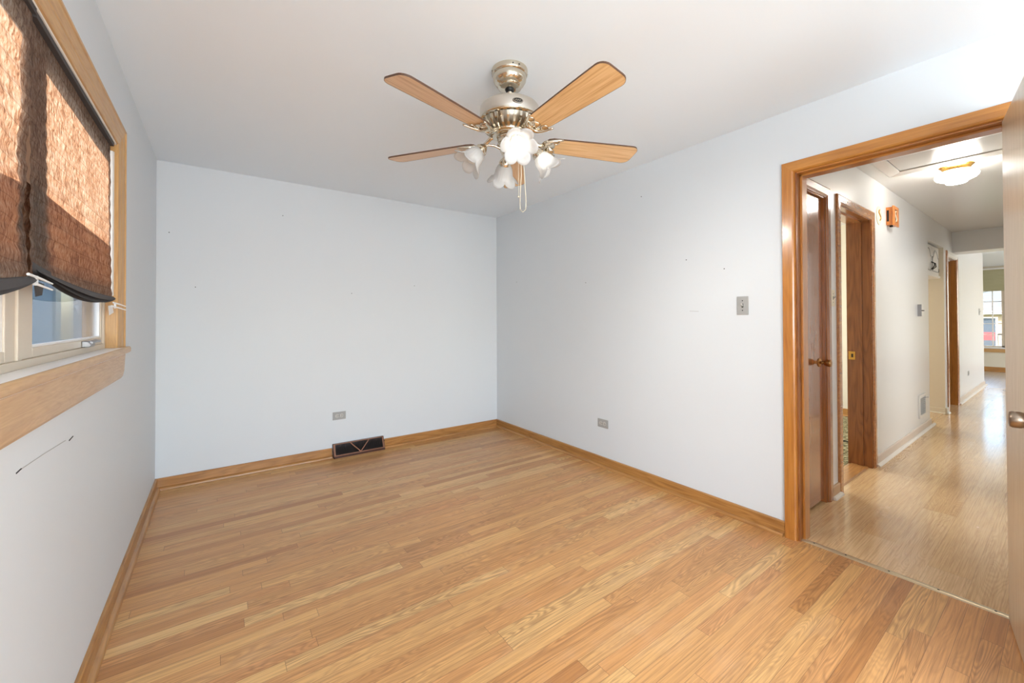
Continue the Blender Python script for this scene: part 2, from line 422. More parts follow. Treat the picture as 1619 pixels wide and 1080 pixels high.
# ------------------------------------------------------------------ bedroom shell
struct(MB().box(XL-0.13, YF-0.13, -0.06, XR+0.03, YB+0.13, 0).build('floor', M['floor']))
struct(MB().box(XL-0.13, YF-0.13, H, XR+0.06, YB+0.13, H+0.08).build('ceiling', M['ceil']))
WY0, WY1, WZ0, WZ1 = 0.60, 2.515, 1.10, 2.045       # window opening
m = MB()
m.box(XL-0.13, YF-0.13, 0, XL, WY0, H); m.box(XL-0.13, WY1, 0, XL, YB+0.13, H)
m.box(XL-0.13, WY0, 0, XL, WY1, WZ0); m.box(XL-0.13, WY0, WZ1, XL, WY1, H)
m.bm.free()
m = MB()
m.box(XL-0.13, YF-0.13, 0, XL, -1.45, H); m.box(XL-0.13, -0.45, 0, XL, WY0, H); m.box(XL-0.13, WY1, 0, XL, YB+0.13, H)
m.box(XL-0.13, WY0, 0, XL, WY1, WZ0); m.box(XL-0.13, WY0, WZ1, XL, WY1, H)
m.box(XL-0.13, -1.45, 0, XL, -0.45, 0.93); m.box(XL-0.13, -1.45, 2.0, XL, -0.45, H)
struct(MB().box(XL-0.10, -1.45, 0.93, XL-0.06, -0.45, 2.0).build('sun_block_panel', M['framelite']))  # opaque panel added in the unseen opening to keep the sun out
wall_left = struct(m.build('wall_left', M['wall']))
wall_back = struct(MB().box(XL, YB, 0, XR+0.122, YB+0.13, H).build('wall_back', M['wall']))
DY0, DY1, DZ = 0.135, 0.935, 2.10                    # rough opening of the bedroom door
m = MB()
m.box(XR, DY1, 0, XH, YB, H); m.box(XR, YF-0.13, 0, XH, DY0, H); m.box(XR, DY0, DZ, XH, DY1, H)
wall_right = struct(m.build('wall_right', M['wall']))
RX0, RX1, RZ0, RZ1 = -0.36, 1.86, 0.42, 1.85         # opening added behind the camera for the rear fill light
m = MB()
m.box(XL, YF-0.13, 0, RX0, YF, H); m.box(RX1, YF-0.13, 0, XR, YF, H)
m.box(RX0, YF-0.13, 0, RX1, YF, RZ0); m.box(RX0, YF-0.13, RZ1, RX1, YF, H)
struct(m.build('wall_front', M['wall']))
w3 = MB()
for a, b in ((RX0, RX0+0.05), ((RX0+RX1)/2-0.025, (RX0+RX1)/2+0.025), (RX1-0.05, RX1)): w3.box(a, YF-0.11, RZ0, b, YF-0.05, RZ1)
w3.box(RX0, YF-0.11, RZ0, RX1, YF-0.05, RZ0+0.05); w3.box(RX0, YF-0.11, RZ1-0.05, RX1, YF-0.05, RZ1)
struct(w3.build('added_window_rear', M['framelite']))  # unseen window frame added around the rear fill light

# baseboards with a shoe moulding
SHOE = [(0, 0), (0.020, 0), (0.0195, 0.006), (0.016, 0.013), (0.010, 0.018), (0, 0.020)]
BH = 0.084
def base_profile(h, th=0.013): return [(0, 0), (th, 0), (th, h-0.006), (th-0.004, h), (0, h)]
def baseboard(name, kind, a, b, face, mat, mshoe, h=BH, shoe_over=(0, 0)):
    """kind 'x': runs along x on plane y=face, room towards sgn ; a tuple (sgn)"""
    pass
def bb_along_y(name, x, sgn, y0, y1, mat, mshoe, h=BH, s0=0, s1=0):
    o = struct(MB().prism(base_profile(h), lambda p, q: (x+sgn*p, y0, q), lambda p, q: (x+sgn*p, y1, q)).build(name, mat))
    MB().prism(SHOE, lambda p, q: (x+sgn*(0.013+p), y0+s0, q), lambda p, q: (x+sgn*(0.013+p), y1+s1, q)).build('shoe_moulding', mshoe, o, smooth=True)
    return o
def bb_along_x(name, y, sgn, x0, x1, mat, mshoe, h=BH, s0=0, s1=0):
    o = struct(MB().prism(base_profile(h), lambda p, q: (x0, y+sgn*p, q), lambda p, q: (x1, y+sgn*p, q)).build(name, mat))
    MB().prism(SHOE, lambda p, q: (x0+s0, y+sgn*(0.013+p), q), lambda p, q: (x1+s1, y+sgn*(0.013+p), q)).build('shoe_moulding', mshoe, o, smooth=True)
    return o
REG0, REG1 = 0.846, 1.307
bb_along_y('baseboard_left', XL, 1, YF, YB, M['trim_y'], M['trim_y'])
bb_along_x('baseboard_back_1', YB, -1, XL, REG0-0.004, M['trim_x'], M['trim_x'])
bb_along_x('baseboard_back_2', YB, -1, REG1+0.004, XR, M['trim_x'], M['trim_x'])
bb_along_y('baseboard_right', XR, -1, 0.987, YB, M['trim_y'], M['trim_y'], s0=0.004)
bb_along_y('baseboard_right_2', XR, -1, YF, 0.07, M['trim_y'], M['trim_y'])
bb_along_x('baseboard_front', YF, 1, XL, XR, M['trim_x'], M['trim_x'])

# wall marks (children of the walls: they belong to them)
def dot_on(wall, p, ax, r=0.004):
    d = Vector((0, 0, 0)); d[ax] = 1.0
    sg = {0: 1, 1: -1}[ax] if wall is not wall_right else -1
    p = Vector(p); MB().cyl(p, p + d*sg*0.0015, r, seg=10).build('nail_hole', M['dark'], wall)
for p in ((0.447, YB, 2.145), (-0.143, YB, 1.506), (1.015, YB, 1.497), (-0.30, YB, 1.91), (1.633, YB, 1.596)): dot_on(wall_back, p, 1, 0.0035)
for p in ((XR, 1.955, 2.194), (XR, 3.576, 1.656), (XR, 2.546, 1.573), (XR, 1.587, 1.661), (XR, 1.325, 1.572)): dot_on(wall_right, p, 0, 0.0035)
MB().tube([(XL+0.0004, 1.45, 0.904), (XL+0.0004, 1.60, 0.899), (XL+0.0004, 1.79, 0.889)], 0.0009, 6).build('scuff_mark', M['plate'], wall_left)
MB().tube([(XL+0.0005, 1.418, 0.903), (XL+0.0005, 1.447, 0.905)], 0.0016, 6).build('scuff_mark', M['dark'], wall_left)
MB().tube([(XL+0.0005, 1.825, 0.880), (XL+0.0005, 1.865, 0.884)], 0.0016, 6).build('scuff_mark', M['dark'], wall_left)
MB().tube([(XR-0.0004, 1.50, 1.300), (XR-0.0004, 1.565, 1.303)], 0.0012, 6).build('scuff_mark', M['plate'], wall_right)

# ------------------------------------------------------------------ window_1 (left wall)
win = empty('window_1', (XL, 1.555, 1.128), kind='structure')
SZ = 1.128                                  # top of the sill board
GX = -0.416                                 # glass plane
# wooden casing: right leg, head, left leg, with fluted face
def casing_profile(wd, t0=0.007, t1=0.023):
    return [(0, 0), (wd, 0), (wd, t1-0.003), (wd-0.004, t1), (wd-0.012, t1), (wd-0.015, t1-0.004), (wd*0.46, 0.014), (wd*0.42, 0.0115), (wd*0.36, 0.0115), (wd*0.3, 0.0135), (0.008, t0+0.003), (0.003, t0+0.002), (0, t0)]
CW = 0.090
cy1 = WY1; czt = WZ1
m = MB().prism(casing_profile(CW), lambda p, q: (XL+q, cy1+p, SZ), lambda p, q: (XL+q, cy1+p, czt+p)); m.build('casing', M['win_z'], win)
m = MB().prism(casing_profile(CW), lambda p, q: (XL+q, WY0-p, SZ), lambda p, q: (XL+q, WY0-p, czt+p)); m.build('casing', M['win_z'], win)
m = MB().prism(casing_profile(CW), lambda p, q: (XL+q, WY0-p, czt+p), lambda p, q: (XL+q, cy1+p, czt+p)); m.build('casing', M['win_y'], win)
# jamb lining
m = MB().box(-0.46, WY1-0.006, SZ, XL+0.001, WY1+0.001, WZ1); m.box(-0.46, WY0-0.001, SZ, XL+0.001, WY0+0.006, WZ1)
m.build('jamb', M['win_z'], win)
MB().prism([(-0.398, 2.480), (-0.380, 2.484), (-0.376, 2.496), (-0.380, 2.508), (-0.398, 2.509)], lambda p, q: (p, q, 1.36), lambda p, q: (p, q, 2.0)).build('sunlit_jamb_strip', M['framelite'], win, smooth=True)  # pale strip added; sun on the wooden jamb put into its colour
MB().box(-0.46, WY0, WZ1-0.008, XL+0.001, WY1, WZ1+0.001).build('head_jamb', M['framelite'], win)
# sill board with white painted top, wooden nose and apron
m = MB().prism([(-0.50, 1.098), (-0.3435, 1.098), (-0.3435, SZ), (-0.50, SZ)], lambda p, q: (p, WY0-0.0, q), lambda p, q: (p, WY1+0.0, q))
m.build('sill', M['framelite'], win)
m = MB().prism([(-0.3435, 1.100), (-0.340, 1.1), (-0.3355, 1.106), (-0.335, 1.120), (-0.337, 1.126), (-0.340, SZ+0.0005), (-0.3435, SZ+0.0005)], lambda p, q: (p, WY0-0.12, q), lambda p, q: (p, WY1+0.115, q))
m.box(XL, WY1, 1.100, -0.3435, WY1+0.115, SZ); m.box(XL, WY0-0.12, 1.1, -0.3435, WY0, SZ)
m.build('sill_nose', M['win_y'], win, smooth=True)
ap = [(XL, 0.985), (XL+0.010, 0.985), (XL+0.016, 0.995), (XL+0.020, 1.02), (XL+0.022, 1.102), (XL, 1.102)]
MB().prism(ap, lambda p, q: (p, WY0-0.10, q), lambda p, q: (p, WY1+0.09-(1.098-q)*0.16, q)).build('apron', M['win_y'], win)
# fixed frame and the three casement sashes
FX0, FX1 = -0.46, -0.404
m = MB()
m.box(FX0, WY1-0.030, SZ, FX1, WY1-0.006, WZ1-0.008); m.box(FX0, WY0+0.006, SZ, FX1, WY0+0.03, WZ1-0.008)
m.box(FX0, WY0+0.03, WZ1-0.03, FX1, WY1-0.03, WZ1-0.008); m.box(FX0, WY0+0.03, SZ, FX1, WY1-0.03, SZ+0.022)
MUL = 1.560
m.box(FX0, MUL-0.014, SZ+0.022, FX1-0.001, MUL+0.014, WZ1-0.03)
m.build('frame', M['frame'], win, bevel=0.002)
def sash(y0, y1, sl, sr):
    s_ = MB()
    x0, x1 = -0.45, -0.410
    z0, z1 = SZ+0.022, WZ1-0.03
    s_.box(x0, y0, z0, x1, y0+sl, z1); s_.box(x0, y1-sr, z0, x1, y1, z1)
    s_.box(x0, y0+sl, z0, x1, y1-sr, z0+0.028); s_.box(x0, y0+sl, z1-0.04, x1, y1-sr, z1)
    so = s_.build('sash', M['frame'], win, bevel=0.0025)
    b_ = MB()
    b_.box(-0.430, y0+sl, z0+0.028, -0.414, y0+sl+0.008, z1-0.04); b_.box(-0.430, y1-sr-0.012, z0+0.028, -0.414, y1-sr, z1-0.04)
    b_.box(-0.430, y0+sl+0.008, z0+0.028, -0.414, y1-sr-0.012, z0+0.034)
    b_.build('glazing_stop', M['framelite'], so)
    MB().box(-0.424, y0+sl, z0+0.028, -0.421, y1-sr, z1-0.04).build('pane', M['glass'], so)
    return so
sash(MUL+0.014, WY1-0.03, 0.090, 0.020)
sash(WY0+0.03, MUL-0.014, 0.05, 0.060)
# folding crank handle on the bottom rail of the right sash
hy = 2.19
m = MB().prism([(-0.410, 1.151), (-0.389, 1.151), (-0.384, 1.158), (-0.392, 1.172), (-0.410, 1.174)], lambda p, q: (p, hy-0.035, q), lambda p, q: (p, hy+0.03, q))
m.tube([(-0.391, hy-0.01, 1.166), (-0.386, hy+0.04, 1.172), (-0.382, hy+0.085, 1.170)], [0.008, 0.007, 0.005], 10)
m.build('crank_handle', M['steel'], win, smooth=True, bevel=0.002)

# ------------------------------------------------------------------ pleated paper shades
def shade(name, y0, y1, ztop, zb0, zb1, label, crumple, seed, xbase=-0.388):
    rnd = random.Random(seed)
    root = empty(name, (xbase, (y0+y1)/2, ztop), label, 'window shade', 'pleated paper shades in the bedroom window')
    ny, per = 46, 0.046
    nz = int((ztop-min(zb0, zb1))/per)*2
    ph = [rnd.uniform(0, 6.28) for _ in range(8)]
    m = MB(); grid = []
    for j in range(nz+1):
        row = []
        for i in range(ny+1):
            u = i/ny; v = j/nz
            zb = zb0+(zb1-zb0)*u
            # sag between the two clips
            zb -= 0.012*sin(pi*u)
            z = ztop+(zb-ztop)*v
            tri = 0.0015 if j % 2 else -0.0015
            env = 0.5+0.5*min(1, v*2.2)
            x = xbase + tri*(0.45+0.8*v) + 0.003*crumple*env*(sin(5*u+ph[0]+3*v)+sin(11*u+ph[1]-5*v)*0.6+sin(23*u*v+ph[2])*0.4) + 0.010*v*v
            edge = 0.0012*sin(2*pi*j/4+ph[3])*(1 if i in (0, ny) else 0)
            y = y0+(y1-y0)*u + edge + 0.004*sin(6*v+ph[4])*(1-2*u)*crumple
            row.append(m.bm.verts.new((x, y, z)))
        grid.append(row)
    for j in range(nz):
        for i in range(ny): m.bm.faces.new((grid[j][i], grid[j][i+1], grid[j+1][i+1], grid[j+1][i]))
    pl = m.build('pleated_paper', M['paper'], root)
    # the lower third hangs folded up double behind the front layer
    m = MB()
    zt0 = zb0+0.24; zt1 = zb1+0.24
    N = 16
    g2 = []
    for j in range(9):
        v = j/8; row = []
        for i in range(N+1):
            u = i/N; zt = zt0+(zt1-zt0)*u; zb = zb0+(zb1-zb0)*u-0.012*sin(pi*u)+0.01
            row.append(m.bm.verts.new((xbase-0.010+(0.004 if j % 2 else -0.004), y0+0.012+(y1-y0-0.024)*u, zt+(zb-zt)*v)))
        g2.append(row)
    for j in range(8):
        for i in range(N): m.bm.faces.new((g2[j][i], g2[j][i+1], g2[j+1][i+1], g2[j+1][i]))
    m.build('folded_back_layer', M['paper'], root)
    # top rail glued to the head jamb
    MB().box(xbase-0.014, y0, ztop-0.012, xbase+0.014, y1, ztop+0.004).build('head_strip', M['paper_unlit'], root)
    # gathered pleats at the bottom: a fan of leaves, thickest in the middle, pinched by clips at both ends
    m = MB()
    nl = 7
    for k in range(nl):
        a = (k/(nl-1))
        rowA, rowB = [], []
        for i in range(25):
            u = i/24
            zb = zb0+(zb1-zb0)*u - 0.012*sin(pi*u) + 0.006
            bulge = sin(pi*min(1, max(0, u)))**0.7
            dep = 0.004 + 0.020*bulge
            x = xbase+0.008 + (a*2-1)*0.010*bulge + 0.012
            zz = zb - (0.004+0.030*bulge*(0.35+0.65*abs(sin(a*pi*0.9+0.5))))
            y = y0+(y1-y0)*u
            rowA.append(m.bm.verts.new((x-0.004, y, zb+0.003)))
            rowB.append(m.bm.verts.new((x+dep*0.5*(1 if k % 2 else -0.6), y, zz)))
        for i in range(24): m.bm.faces.new((rowA[i], rowA[i+1], rowB[i+1], rowB[i]))
    m.build('gathered_pleats', M['paper_unlit'], root)
    return root
def clip(root, y, z, x, dy, dx, sl=1):
    """white plastic stick clip: two prongs and a fold of paper"""
    m = MB()
    for k, dz in ((0, 0.0), (1, -0.016)):
        p0 = Vector((x-0.004*k, y-dy*0.6, z+dz+0.010)); p1 = Vector((x+dx, y+dy, z+dz-0.004))
        m.tube([p0, (p0+p1)/2+Vector((0, 0, 0.001)), p1], [0.0035, 0.003, 0.0022], 8)
    m.box(x-0.002, y-0.006, z-0.014, x+0.004, y+0.006, z+0.010)
    m.build('clip', M['paperclip'], root, smooth=True)
SHT = 2.030
sr = shade('pleated_shade', 1.530, 2.475, SHT, 1.372, 1.345, 'smooth brown pleated paper shade backlit orange, on the window half nearest the back corner', 0.7, 3)
sl_ = shade('pleated_shade', 0.640, 1.522, SHT+0.002, 1.285, 1.355, 'crumpled dark brown pleated paper shade cut off by the left photo edge', 2.2, 11, -0.386)
clip(sr, 2.455, 1.318, -0.366, 0.05, 0.028)
clip(sl_, 1.50, 1.352, -0.366, 0.075, 0.012)
# loose corners of folded paper hanging at the clips
m = MB()
m.quad([(-0.372, 2.36, 1.312), (-0.372, 2.45, 1.318), (-0.368, 2.445, 1.285), (-0.376, 2.405, 1.272)])
o = m.build('loose_paper_flap', M['paperclip'], sr, fix=False)
m = MB(); m.quad([(-0.376, 1.53, 1.352), (-0.374, 1.60, 1.348), (-0.374, 1.585, 1.318), (-0.378, 1.55, 1.312)])
m.build('loose_paper_flap', M['paper_unlit'], sl_, fix=False)
m = MB(); m.quad([(-0.380, 1.535, 1.40), (-0.376, 1.66, 1.385), (-0.374, 1.68, 1.352), (-0.380, 1.545, 1.358)])
m.build('loose_paper_flap', M['paper_unlit'], sr, fix=False)

# ------------------------------------------------------------------ outlets, switch, register
def duplex(root, c, right, normal):
    """a duplex receptacle lying sideways; right, normal are unit vectors"""
    c = Vector(c); r = Vector(right); n = Vector(normal); u = Vector((0, 0, 1))
    def bx(m, a0, a1, b0, b1, d0, d1):
        vs = []
        for d in (d0, d1):
            for a, b in ((a0, b0), (a1, b0), (a1, b1), (a0, b1)): vs.append(m.bm.verts.new(c+r*a+u*b+n*d))
        for f in ((3,2,1,0),(4,5,6,7),(0,1,5,4),(1,2,6,5),(2,3,7,6),(3,0,4,7)): m.bm.faces.new([vs[i] for i in f])
    m = MB(); bx(m, -0.057, 0.057, -0.036, 0.036, 0, 0.005); m.build('cover_plate', M['plate'], root, bevel=0.0025)
    Mx = Matrix((r, u, n)).transposed()
    for s in (-1, 1):
        f = MB(); f.lathe([(0.0165, 0), (0.0165, 0.0065), (0.001, 0.007)], c+r*s*0.0195+n*0.001, Mx, 28, cap=True)
        fo = f.build('receptacle', M['recept'], root, smooth=True)
        g = MB()
        for q in (-1, 1):
            bx(g, s*0.0195-0.004, s*0.0195+0.004, q*0.0065-0.0013, q*0.0065+0.0013, 0.0078, 0.0085)
        g.lathe([(0.0026, 0), (0.0026, 0.001)], c+r*(s*0.0195+0.0095)+n*0.0076, Mx, 12, cap=True)
        g.build('slots', M['dark'], fo)
    g = MB(); g.lathe([(0.003, 0), (0.003, 0.0012)], c+n*0.005, Mx, 12, cap=True); g.build('screw', M['dark'], root)
e = empty('outlet', (0.905, YB, 0.369), 'gray sideways duplex wall outlet above the dark floor register on the back wall', 'outlet', 'gray wall outlets')
duplex(e, (0.905, YB, 0.369), (1, 0, 0), (0, -1, 0))
e = empty('outlet', (XR, 2.353, 0.365), 'gray sideways duplex wall outlet low on the wall between back corner and doorway', 'outlet', 'gray wall outlets')
duplex(e, (XR, 2.353, 0.365), (0, -1, 0), (-1, 0, 0))

def toggle(root, c, right, normal, plate=(0.035, 0.0575), mats=('plate', 'recept')):
    c = Vector(c); r = Vector(right); n = Vector(normal); u = Vector((0, 0, 1))
    def bx(m, a0, a1, b0, b1, d0, d1, shear=0):
        vs = []
        for d, s_ in ((d0, 0), (d1, shear)):
            for a, b in ((a0, b0), (a1, b0), (a1, b1), (a0, b1)): vs.append(m.bm.verts.new(c+r*a+u*(b+s_)+n*d))
        for f in ((3,2,1,0),(4,5,6,7),(0,1,5,4),(1,2,6,5),(2,3,7,6),(3,0,4,7)): m.bm.faces.new([vs[i] for i in f])
    m = MB(); bx(m, -plate[0], plate[0], -plate[1], plate[1], 0, 0.0055); m.build('cover_plate', M[mats[0]], root, bevel=0.003)
    m = MB(); bx(m, -0.0055, 0.0055, -0.012, 0.012, 0.0055, 0.0062); m.build('slot', M['dark'], root)
    m = MB(); bx(m, -0.004, 0.004, -0.006, 0.005, 0.006, 0.020, 0.009); m.build('toggle', M[mats[1]], root, bevel=0.001)
    Mx = Matrix((r, u, n)).transposed()
    for s in (-1, 1):
        m = MB(); m.lathe([(0.0035, 0), (0.0035, 0.001)], c+u*s*0.030+n*0.0055, Mx, 12, cap=True); m.build('screw', M['dark'], root)
e = empty('light_switch', (XR, 1.212, 1.331), 'gray plate toggle light switch on the bedroom wall beside the doorway', 'light switch')
toggle(e, (XR, 1.212, 1.331), (0, -1, 0), (-1, 0, 0))

# baseboard register
reg = empty('floor_register', ((REG0+REG1)/2, YB, 0), 'dark brown baseboard heating register with V shaped bars and worn copper rim', 'register')
RB, RT, RH = YB-0.068, YB-0.024, 0.118       # bottom front, top front, height
lip = 0.018
def rp(x, s):                                 # point on the sloping face, s 0 bottom .. 1 top
    return Vector((x, RB+(RT-RB)*s, 0.020+(RH-0.020)*s))
m = MB()
prof = [(RB, 0), (RB, lip), (RB+0.003, 0.020), (RB+0.012, 0.018), (RB+0.012, 0.0)]
m.prism(prof, lambda p, q: (REG0, p, q), lambda p, q: (REG1, p, q))
for x in (REG0, REG1-0.006):
    m.prism([(RB, 0), (RB, lip), (RT, RH), (YB-0.001, RH), (YB-0.001, 0)], lambda p, q: (x, p, q), lambda p, q: (x+0.006, p, q))
m.prism([(RT, RH-0.008), (RT, RH), (YB-0.001, RH), (YB-0.001, RH-0.008)], lambda p, q: (REG0, p, q), lambda p, q: (REG1, p, q))
m.build('housing', M['register'], reg)
MB().box(REG0+0.006, YB-0.012, 0.004, REG1-0.006, YB-0.004, RH-0.008).build('damper_plate', M['fin'], reg)
def bar(m, x0, s0, x1, s1, wd=0.006, out=0.002):
    a, b = rp(x0, s0), rp(x1, s1); d = (b-a).normalized(); n = Vector((0, -(RH-0.02), (RT-RB))).normalized()
    side = d.cross(n).normalized()*wd; o_ = n*out; i_ = n*-0.004
    vs = [m.bm.verts.new(p) for p in (a+side+i_, a-side+i_, b-side+i_, b+side+i_, a+side+o_, a-side+o_, b-side+o_, b+side+o_)]
    for f in ((3,2,1,0),(4,5,6,7),(0,1,5,4),(1,2,6,5),(2,3,7,6),(3,0,4,7)): m.bm.faces.new([vs[i] for i in f])
m = MB()
bar(m, REG0+0.008, 0.03, REG1-0.008, 0.03, 0.0035); bar(m, REG0+0.008, 0.97, REG1-0.008, 0.97, 0.003)
bar(m, REG0+0.010, 0.0, REG0+0.010, 1.0, 0.006); bar(m, REG1-0.012, 0.0, REG1-0.012, 1.0, 0.006)
m.build('rim', M['copper'], reg)
xm = REG0+0.235
m = MB(); bar(m, xm, 0.06, xm-0.085, 0.93, 0.004); m.build('diagonal_bar', M['copper'], reg)
m = MB(); bar(m, xm, 0.06, xm+0.085, 0.93, 0.004); m.build('diagonal_bar', M['copper'], reg)
m = MB()
k = REG0+0.018
while k < REG1-0.014:
    a, b = rp(k, 0.05), rp(k, 0.95)
    m.box(k, a.y+0.006, 0.022, k+0.0016, YB-0.012, 0.106) if False else m.prism([(a.y+0.004, a.z), (b.y+0.004, b.z), (YB-0.012, b.z), (YB-0.012, a.z)], lambda p, q: (k, p, q), lambda p, q: (k+0.0016, p, q))
    k += 0.0085
m.build('fins', M['fin'], reg)
MB().cyl((REG1-0.008, RT-0.006, 0.075), (REG1+0.004, RT-0.018, 0.080), 0.004, seg=10).build('damper_lever', M['black'], reg)

# ------------------------------------------------------------------ bedroom doorway trim and open door
tr = empty('trim_1', (XR, 0.52, 0), kind='structure')
CT = 0.019
def door_casing_prof(wd): return [(0, 0), (wd, 0), (wd, CT-0.002), (wd-0.002, CT), (0.012, CT), (0.004, CT-0.004), (0, CT-0.010)]
m = MB().prism(door_casing_prof(0.062), lambda p, q: (XR-q, 0.923+p, 0), lambda p, q: (XR-q, 0.923+p, 2.076+p)); m.build('side_casing', M['door_z'], tr)
m = MB().prism(door_casing_prof(0.062), lambda p, q: (XR-q, 0.147-p, 0), lambda p, q: (XR-q, 0.147-p, 2.076+p)); m.build('side_casing', M['door_z'], tr)
m = MB().prism(door_casing_prof(0.062), lambda p, q: (XR-q, 0.147-p, 2.076+p), lambda p, q: (XR-q, 0.923+p, 2.076+p)); m.build('head_casing', M['door_y'], tr)
JY1, JY0, JZ = 0.915, 0.155, 2.070
m = MB().box(XR-0.001, JY1, 0, XH+0.002, JY1+0.021, JZ+0.02); m.build('jamb', M['dark_z'], tr)
m = MB().box(XR-0.001, JY0-0.021, 0, XH+0.002, JY0, JZ+0.02); m.build('jamb', M['dark_z'], tr)
MB().box(XR-0.001, JY0, JZ, XH+0.002, JY1, JZ+0.02).build('head_jamb', M['door_y'], tr)
m = MB().box(XR+0.040, JY1-0.012, 0, XH-0.012, JY1, JZ); m.build('door_stop', M['door_z'], tr, bevel=0.002)
m = MB().box(XR+0.040, JY0, 0, XH-0.012, JY0+0.012, JZ); m.build('door_stop', M['door_z'], tr, bevel=0.002)
MB().box(XR+0.040, JY0, JZ-0.012, XH-0.012, JY1, JZ).build('door_stop', M['door_y'], tr, bevel=0.002)
MB().box(XR+0.010, JY1-0.0015, 0.90, XR+0.032, JY1, 0.96).build('strike_plate', M['oldbrass'], tr, bevel=0.0008)
# hallway side casing
m = MB().box(XH, 0.093, 0, XH+0.016, 0.147, 2.13); m.box(XH, 0.093, 2.076, XH+0.016, 0.985, 2.13); m.box(XH, 0.923, 0, XH+0.016, 0.985, 2.13)
m.build('hall_side_casing', M['door_z'], tr, bevel=0.002)

# open door leaf, hinged at the near jamb
HX, HY = 2.642, 0.172
ang = math.atan2(-0.052, -0.30)
door = empty('door_1', (HX, HY, 0), kind='structure')
ux, uy = cos(ang), sin(ang); nx, ny_ = -uy, ux           # nx,ny: leaf normal
if ny_ < 0: nx, ny_ = -nx, -ny_
def dl(u, v, z): return (HX+ux*u+nx*v, HY+uy*u+ny_*v, z)
m = MB().prism([(0.0, 0.0), (0.748, 0.0), (0.748, -0.035), (0.0, -0.035)], lambda p, q: dl(p, q, 0.010), lambda p, q: dl(p, q, 2.066))
m.build('leaf', M['leaf'], door, bevel=0.0015)
for v0, sg in ((0.0, 1), (-0.035, -1)):
    Mx = Matrix(((ux, 0, nx*sg), (uy, 0, ny_*sg), (0, 1, 0)))
    kb = MB().lathe([(0.0005, 0), (0.032, 0), (0.032, 0.004), (0.027, 0.009), (0.013, 0.012), (0.0115, 0.024), (0.015, 0.030), (0.023, 0.034), (0.0255, 0.042), (0.0255, 0.058), (0.0225, 0.063), (0.014, 0.0645), (0.0005, 0.065)], dl(0.648, v0, 0.937), Mx, 32)
    kb.build('door_knob', M['knob'], door, smooth=True)
for z in (0.25, 1.04, 1.83):
    m = MB().cyl(dl(-0.002, -0.040, z-0.045), dl(-0.002, -0.040, z+0.045), 0.0055, seg=12)
    m.build('hinge', M['oldbrass'], door, smooth=True)

# threshold strip with screws
th = empty('threshold_strip', (2.682, 0.535, 0), 'thin metal threshold strip screwed across the bedroom doorway floor', 'threshold')
MB().prism([(2.664, 0.0), (2.700, 0.0), (2.697, 0.003), (2.682, 0.0045), (2.667, 0.003)], lambda p, q: (p, JY0, q), lambda p, q: (p, JY1, q)).build('strip', M['aluminium'], th, smooth=True)
for y in (0.86, 0.72, 0.55, 0.38, 0.21):
    MB().cyl((2.682, y, 0.0042), (2.682, y, 0.0052), 0.0042, seg=12).build('screw', M['dark'], th)

# ------------------------------------------------------------------ hallway and living room shell
struct(MB().box(XR+0.03, YHR-0.12, -0.06, XC-0.3, YH+0.16, 0).build('floor_hallway', M['hallfloor']))
struct(MB().box(XC-0.3, -4.2, -0.06, XF+0.1, 4.2, 0).box(8.6, -4.2, -0.06, XC-0.3, YHR-0.12, 0).build('floor_living_room', M['livfloor']))
struct(MB().box(3.0, YH+0.16, -0.06, XS+0.0, 4.2, 0.004).build('floor_side_room', M['carpet']))
struct(MB().box(6.60, YH+0.02, -0.05, XS, 3.8, 0.006).build('floor_alcove', M['hallfloor']))
struct(MB().box(XR+0.06, YHR-0.12, H, 8.4, 4.2, H+0.08).build('ceiling_hallway', M['hallceil']))
struct(MB().box(8.4, -4.2, H, XF+0.1, 4.2, H+0.08).build('ceiling_living_room', M['ceil']))
C1 = (2.80, 3.36, 2.083)     # closet opening x0,x1,head
C2 = (3.655, 4.425, 2.080)   # side room door
C3 = (6.70, XS, 2.165)       # alcove
C4 = (7.885, 8.585, 2.085)   # last door
YT = YH+0.16
m = MB()
xs = [XH, C1[0], C1[1], C2[0], C2[1], C3[0], C3[1], C4[0], C4[1], XC]
for a, b in ((0, 1), (2, 3), (4, 5), (6, 7), (8, 9)): m.box(xs[a], YH, 0, xs[b], YT, H)
for c in (C1, C2, C3, C4): m.box(c[0], YH, c[2], c[1], YT, H)
wall_hall = struct(m.build('wall_hallway_left', M['hallwall']))
m = MB(); m.box(XH, YHR-0.12, 0, 4.9, YHR, H); m.box(6.1, YHR-0.12, 0, 8.25, YHR, H); m.box(4.9, YHR-0.12, 2.08, 6.1, YHR, H)  # doorway opening added to let the bathroom fill light in
struct(m.build('wall_hallway_right', M['hallwall']))
struct(MB().box(3.7, -2.3, -0.06, 7.5, YHR-0.12, 0).build('floor_bathroom', M['livfloor']))
struct(MB().box(3.7, -2.3, H, 7.5, YHR-0.12, H+0.08).build('ceiling_bathroom', M['ceil']))
struct(MB().box(3.6, -2.3, 0, 3.7, YHR-0.12, H).build('wall_bathroom_left', M['hallwall']))
struct(MB().box(7.5, -2.3, 0, 7.6, YHR-0.12, H).build('wall_bathroom_right', M['hallwall']))
struct(MB().box(3.6, -2.4, 0, 7.6, -2.3, H).build('wall_bathroom_far', M['hallwall']))
struct(MB().box(8.30, YHR, 2.160, 8.66, YH, H).build('wall_hallway_header', M['hallwall']))
